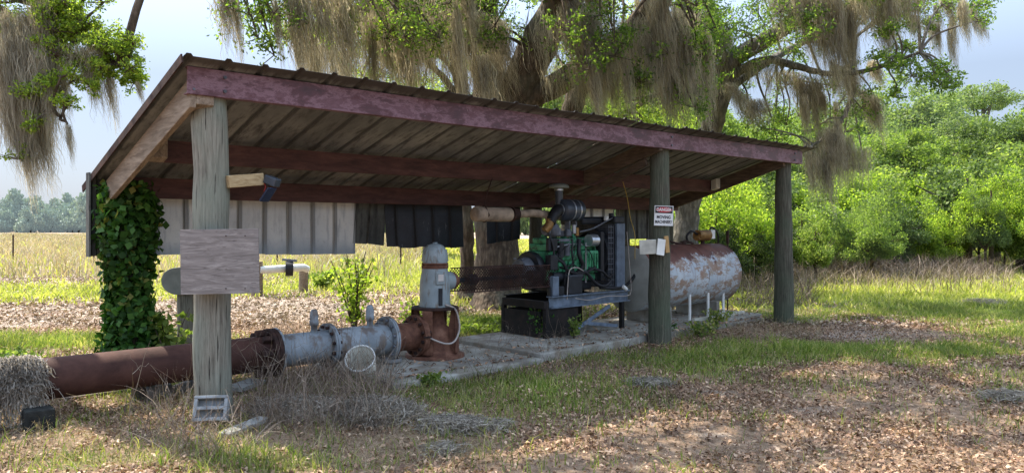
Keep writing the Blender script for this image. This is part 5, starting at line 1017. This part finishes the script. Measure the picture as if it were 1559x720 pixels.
# palmettos
def palmetto(base, lab, s_=1.):
    t = thing('palmetto', lab, 'palm', base); V = []; random.seed(int(base[0] * 100))
    for f in range(11):
        a = rs(0, 6.28); el = rs(.5, 1.2); c = Vector((math.cos(a) * math.cos(el), math.sin(a) * math.cos(el), math.sin(el))) * rs(.5, .85) * s_
        sidev = c.cross(Vector((0, 0, 1))).normalized(); upv = sidev.cross(c).normalized(); d0 = c.normalized()
        V += [tuple(p) for p in (Vector((0, 0, 0)), sidev * .01, c + sidev * .008, c)]
        for k in range(13):
            th = (k - 6) / 6 * 1.45; dd = (d0 * math.cos(th) + sidev * math.sin(th) + Vector((0, 0, -.1))).normalized(); l = .42 * s_ * (1 - .25 * abs(th)); pr = dd.cross(upv).normalized() * .017 * s_
            V += [tuple(p) for p in (c, c + dd * l * .4 + pr, c + dd * l, c + dd * l * .4 - pr)]
    mkobj('fronds', fastmesh('fronds', np.array(V), quads=np.arange(len(V))), 'palmetto_leaf', t)
palmetto(onG(1228, 424), 'fan leaved palmetto right of the front right post', 1.1); palmetto(onG(1165, 430), 'fan leaved palmetto between tank and front right post', 1.); palmetto(onG(1290, 418), 'small fan leaved palmetto in front of the yellow green shrubs', .9)

# ------------------------------------------------------------------ dry brush and twigs
def brush(name, label, px0, px1, py0, py1, n, h0, h1, wd, mat='dry_stalk', cat='brush', tilt=.9, seed=1, kind='stuff'):
    r = np.random.default_rng(seed); px = px0 + (px1 - px0) * r.random(n); py = py0 + (py1 - py0) * r.random(n); d = CAMZ * FPX / (py - HOR); x = (px - CX) / FPX * d; y = d
    h = h0 + (h1 - h0) * r.random(n) ** 1.7; az = r.random(n) * 6.28; lean = tilt * r.random(n) ** .8; D_ = np.stack([np.cos(az) * lean, np.sin(az) * lean, np.ones(n)], 1); D_ /= np.linalg.norm(D_, axis=1, keepdims=True)
    P = np.stack([x, y, hgt(x, y) - .01], 1); seg_ = 5; pts = [P]; cur = D_.copy()
    for k in range(seg_):
        cur = cur + r.normal(size=(n, 3)) * .12 + np.array([0, 0, -.08]); cur /= np.linalg.norm(cur, axis=1, keepdims=True); pts.append(pts[-1] + cur * (h / seg_)[:, None])
    A = np.stack(pts, 1)
    # side twigs
    ti = r.integers(1, seg_, n); tp_ = A[np.arange(n), ti]; td = r.normal(size=(n, 3)) * .7 + np.array([0, 0, .5]); td /= np.linalg.norm(td, axis=1, keepdims=True)
    B = np.stack([tp_ + td * (h * .35)[:, None] * k / seg_ + r.normal(size=(n, 3)) * .004 * k for k in range(seg_ + 1)], 1)
    Vs = []
    for S_, w0 in ((A, wd), (B, wd * .6)):
        ww = w0 * (1 - .75 * np.linspace(0, 1, seg_ + 1))[None, :, None]; q = r.normal(size=(n, 1, 3)); q /= np.linalg.norm(q, axis=2, keepdims=True); q2 = np.cross(q, np.array([.3, .5, .81]))
        Vs.append(np.stack([S_ - q * ww, S_ + q * ww], 2).reshape(-1, 3))
    V = np.concatenate(Vs); m_ = 2 * n; base = np.arange(m_)[:, None] * (seg_ + 1) * 2; j = np.arange(seg_)[None] * 2; i = base + j; Q = np.stack([i, i + 1, i + 3, i + 2], -1).reshape(-1, 4)
    mkobj(name, fastmesh(name, V, quads=Q), mat, label=label, cat=cat, kind=kind)
brush('dry_brush', 'tangle of dead brown stalks in front of the painted pipe', 385, 600, 575, 660, 1500, .12, .65, .0035, seed=2)
brush('dry_brush', 'dead twiggy weeds around the foot of the front left post', 215, 400, 620, 700, 420, .1, .5, .003, seed=3)
brush('dry_brush', 'flattened dead grass stems in the foreground', 0, 760, 600, 719, 5200, .06, .24, .0022, 'dry_blade', tilt=2.5, seed=4)
brush('dry_brush', 'thin dead weeds along the front edge of the slab', 690, 1010, 520, 580, 700, .08, .4, .003, tilt=.8, seed=5)
brush('dry_brush', 'tall thin dead stems standing before the pipe and pump', 380, 560, 560, 620, 60, .5, .95, .004, tilt=.5, seed=6)
brush('dry_brush', 'thin bare twigs rising in front of the rusty pipe', 190, 300, 618, 665, 34, .3, .75, .004, tilt=.9, seed=7)
brush('dry_brush', 'dead stems in front of the engine stand', 820, 880, 528, 545, 26, .25, .75, .004, tilt=.7, seed=8)
brush('dry_brush', 'scattered dead stems over the right foreground', 900, 1559, 520, 719, 2600, .04, .16, .002, 'dry_blade', tilt=2.8, seed=9)
brush('dry_brush', 'dead stems around the middle and right posts', 1010, 1250, 478, 520, 900, .08, .3, .004, 'dry_blade', tilt=1.2, seed=10)
brush('dry_brush', 'brown dead weeds between the pipe and the sunny leaf litter', 395, 520, 500, 545, 300, .15, .6, .004, tilt=.6, seed=12)
E.matrix_world = SM @ Matrix.Translation(Vector((5.25, 1.2, .115))) @ Matrix.Diagonal((.95, 1, 1, 1))
brush('dry_brush', 'bare brown weeds behind the tank', 1130, 1240, 415, 470, 900, .3, .9, .007, tilt=.5, seed=14)
# moss heaps on the ground, moss over the pipe
def tangle(name, label, c, rx, ry, rz, n, cat='moss', mat='moss_ground', rw=.003, rot=0):
    r = np.random.default_rng(int(abs(c[0] * 1000))); P = r.normal(size=(n, 3)); P /= np.linalg.norm(P, axis=1, keepdims=True); P *= r.random((n, 1)) ** .4; P *= np.array([rx, ry, rz]); P[:, 2] = np.abs(P[:, 2])
    P[:, 2] *= (.5 + fbm(P[:, 0] + 9, P[:, 1], .12))
    sgm = 5; pts = [P]; D_ = r.normal(size=(n, 3)) * np.array([1, 1, .4])
    for k in range(sgm): D_ = D_ + r.normal(size=(n, 3)) * .7; D_ /= np.linalg.norm(D_, axis=1, keepdims=True); q = pts[-1] + D_ * .03; q[:, 2] = np.clip(q[:, 2], .0, rz * 1.3); pts.append(q)
    A = np.stack(pts, 1); qd = r.normal(size=(n, 1, 3)); qd /= np.linalg.norm(qd, axis=2, keepdims=True)
    V = np.stack([A - qd * rw, A + qd * rw], 2).reshape(-1, 3); base = np.arange(n)[:, None] * (sgm + 1) * 2; j = np.arange(sgm)[None] * 2; i = base + j; Q = np.stack([i, i + 1, i + 3, i + 2], -1).reshape(-1, 4)
    o = mkobj(name, fastmesh(name, V, quads=Q), mat, label=label, cat=cat); o.location = c; o.rotation_euler = (0, 0, rot); return o
for (px, py, rx, ry, rz, n, lb) in [(575, 640, .38, .2, .13, 5200, 'large heap of fallen grey moss in the middle foreground'), (455, 632, .4, .22, .12, 4200, 'mat of grey moss mixed into the dead brush'), (690, 655, .26, .12, .07, 2600, 'low heap of fallen grey moss right of the large heap'), (735, 657, .2, .1, .05, 1400, 'thin grey moss strip trailing off the low heap'),
                                (990, 588, .2, .14, .05, 1200, 'small pale moss scrap on the grass below the middle post'), (1545, 610, .3, .15, .06, 1500, 'grey moss clump at the right edge of the view'), (1500, 466, .5, .3, .1, 1600, 'grey moss clump lying on the right lawn'), (675, 690, .1, .07, .04, 500, 'tiny moss scrap below the low heap')]:
    q = G(px, py); tangle('fallen_moss', lb, (q.x, q.y, bark_h(q)), rx, ry, rz, n)
# moss draped over the left end of the pipe
t = thing('draped_moss', 'thick grey moss draped over the left end of the rusty pipe', 'moss', L(-1.25, PV, 0))
n = 5200; r = rng; uu = -2.6 + 1.48 * (1 - r.random(n) ** 1.5); th0 = r.random(n) * 2.0 - .5; hang = r.random(n) * (.5 + 1.1 * fbm(uu * 3, uu * 0, .35)) + .15; sgm = 9; pts = []
for k in range(sgm + 1):
    s_ = k / sgm; A_ = th0 + s_ * 1.1; rad = .175 + .02 * r.random(n)
    on = A_ < 1.57; zz = np.where(on, PZ + rad * np.cos(A_), PZ + .0 - (A_ - 1.57) * .34 * hang); vv = np.where(on, PV - rad * np.sin(A_), PV - rad - .02)
    uu = uu + r.normal(size=n) * .011 + .01 * np.sin(th0 * 40); rad = rad + np.abs(r.normal(size=n)) * .012; pts.append(np.stack([uu, vv + r.normal(size=n) * .014, np.maximum(zz + r.normal(size=n) * .012, .02)], 1))
A = np.stack(pts, 1); qd = r.normal(size=(n, 1, 3)); qd /= np.linalg.norm(qd, axis=2, keepdims=True); V = np.stack([A - qd * .0035, A + qd * .0035], 2).reshape(-1, 3)
base = np.arange(n)[:, None] * (sgm + 1) * 2; j = np.arange(sgm)[None] * 2; i = base + j; Q = np.stack([i, i + 1, i + 3, i + 2], -1).reshape(-1, 4)
o = mkobj('moss_strands', fastmesh('moss_strands', V - np.array([-1.25, PV, 0])[None], quads=Q), 'moss_ground', t); t.rotation_euler = (0, 0, SA)
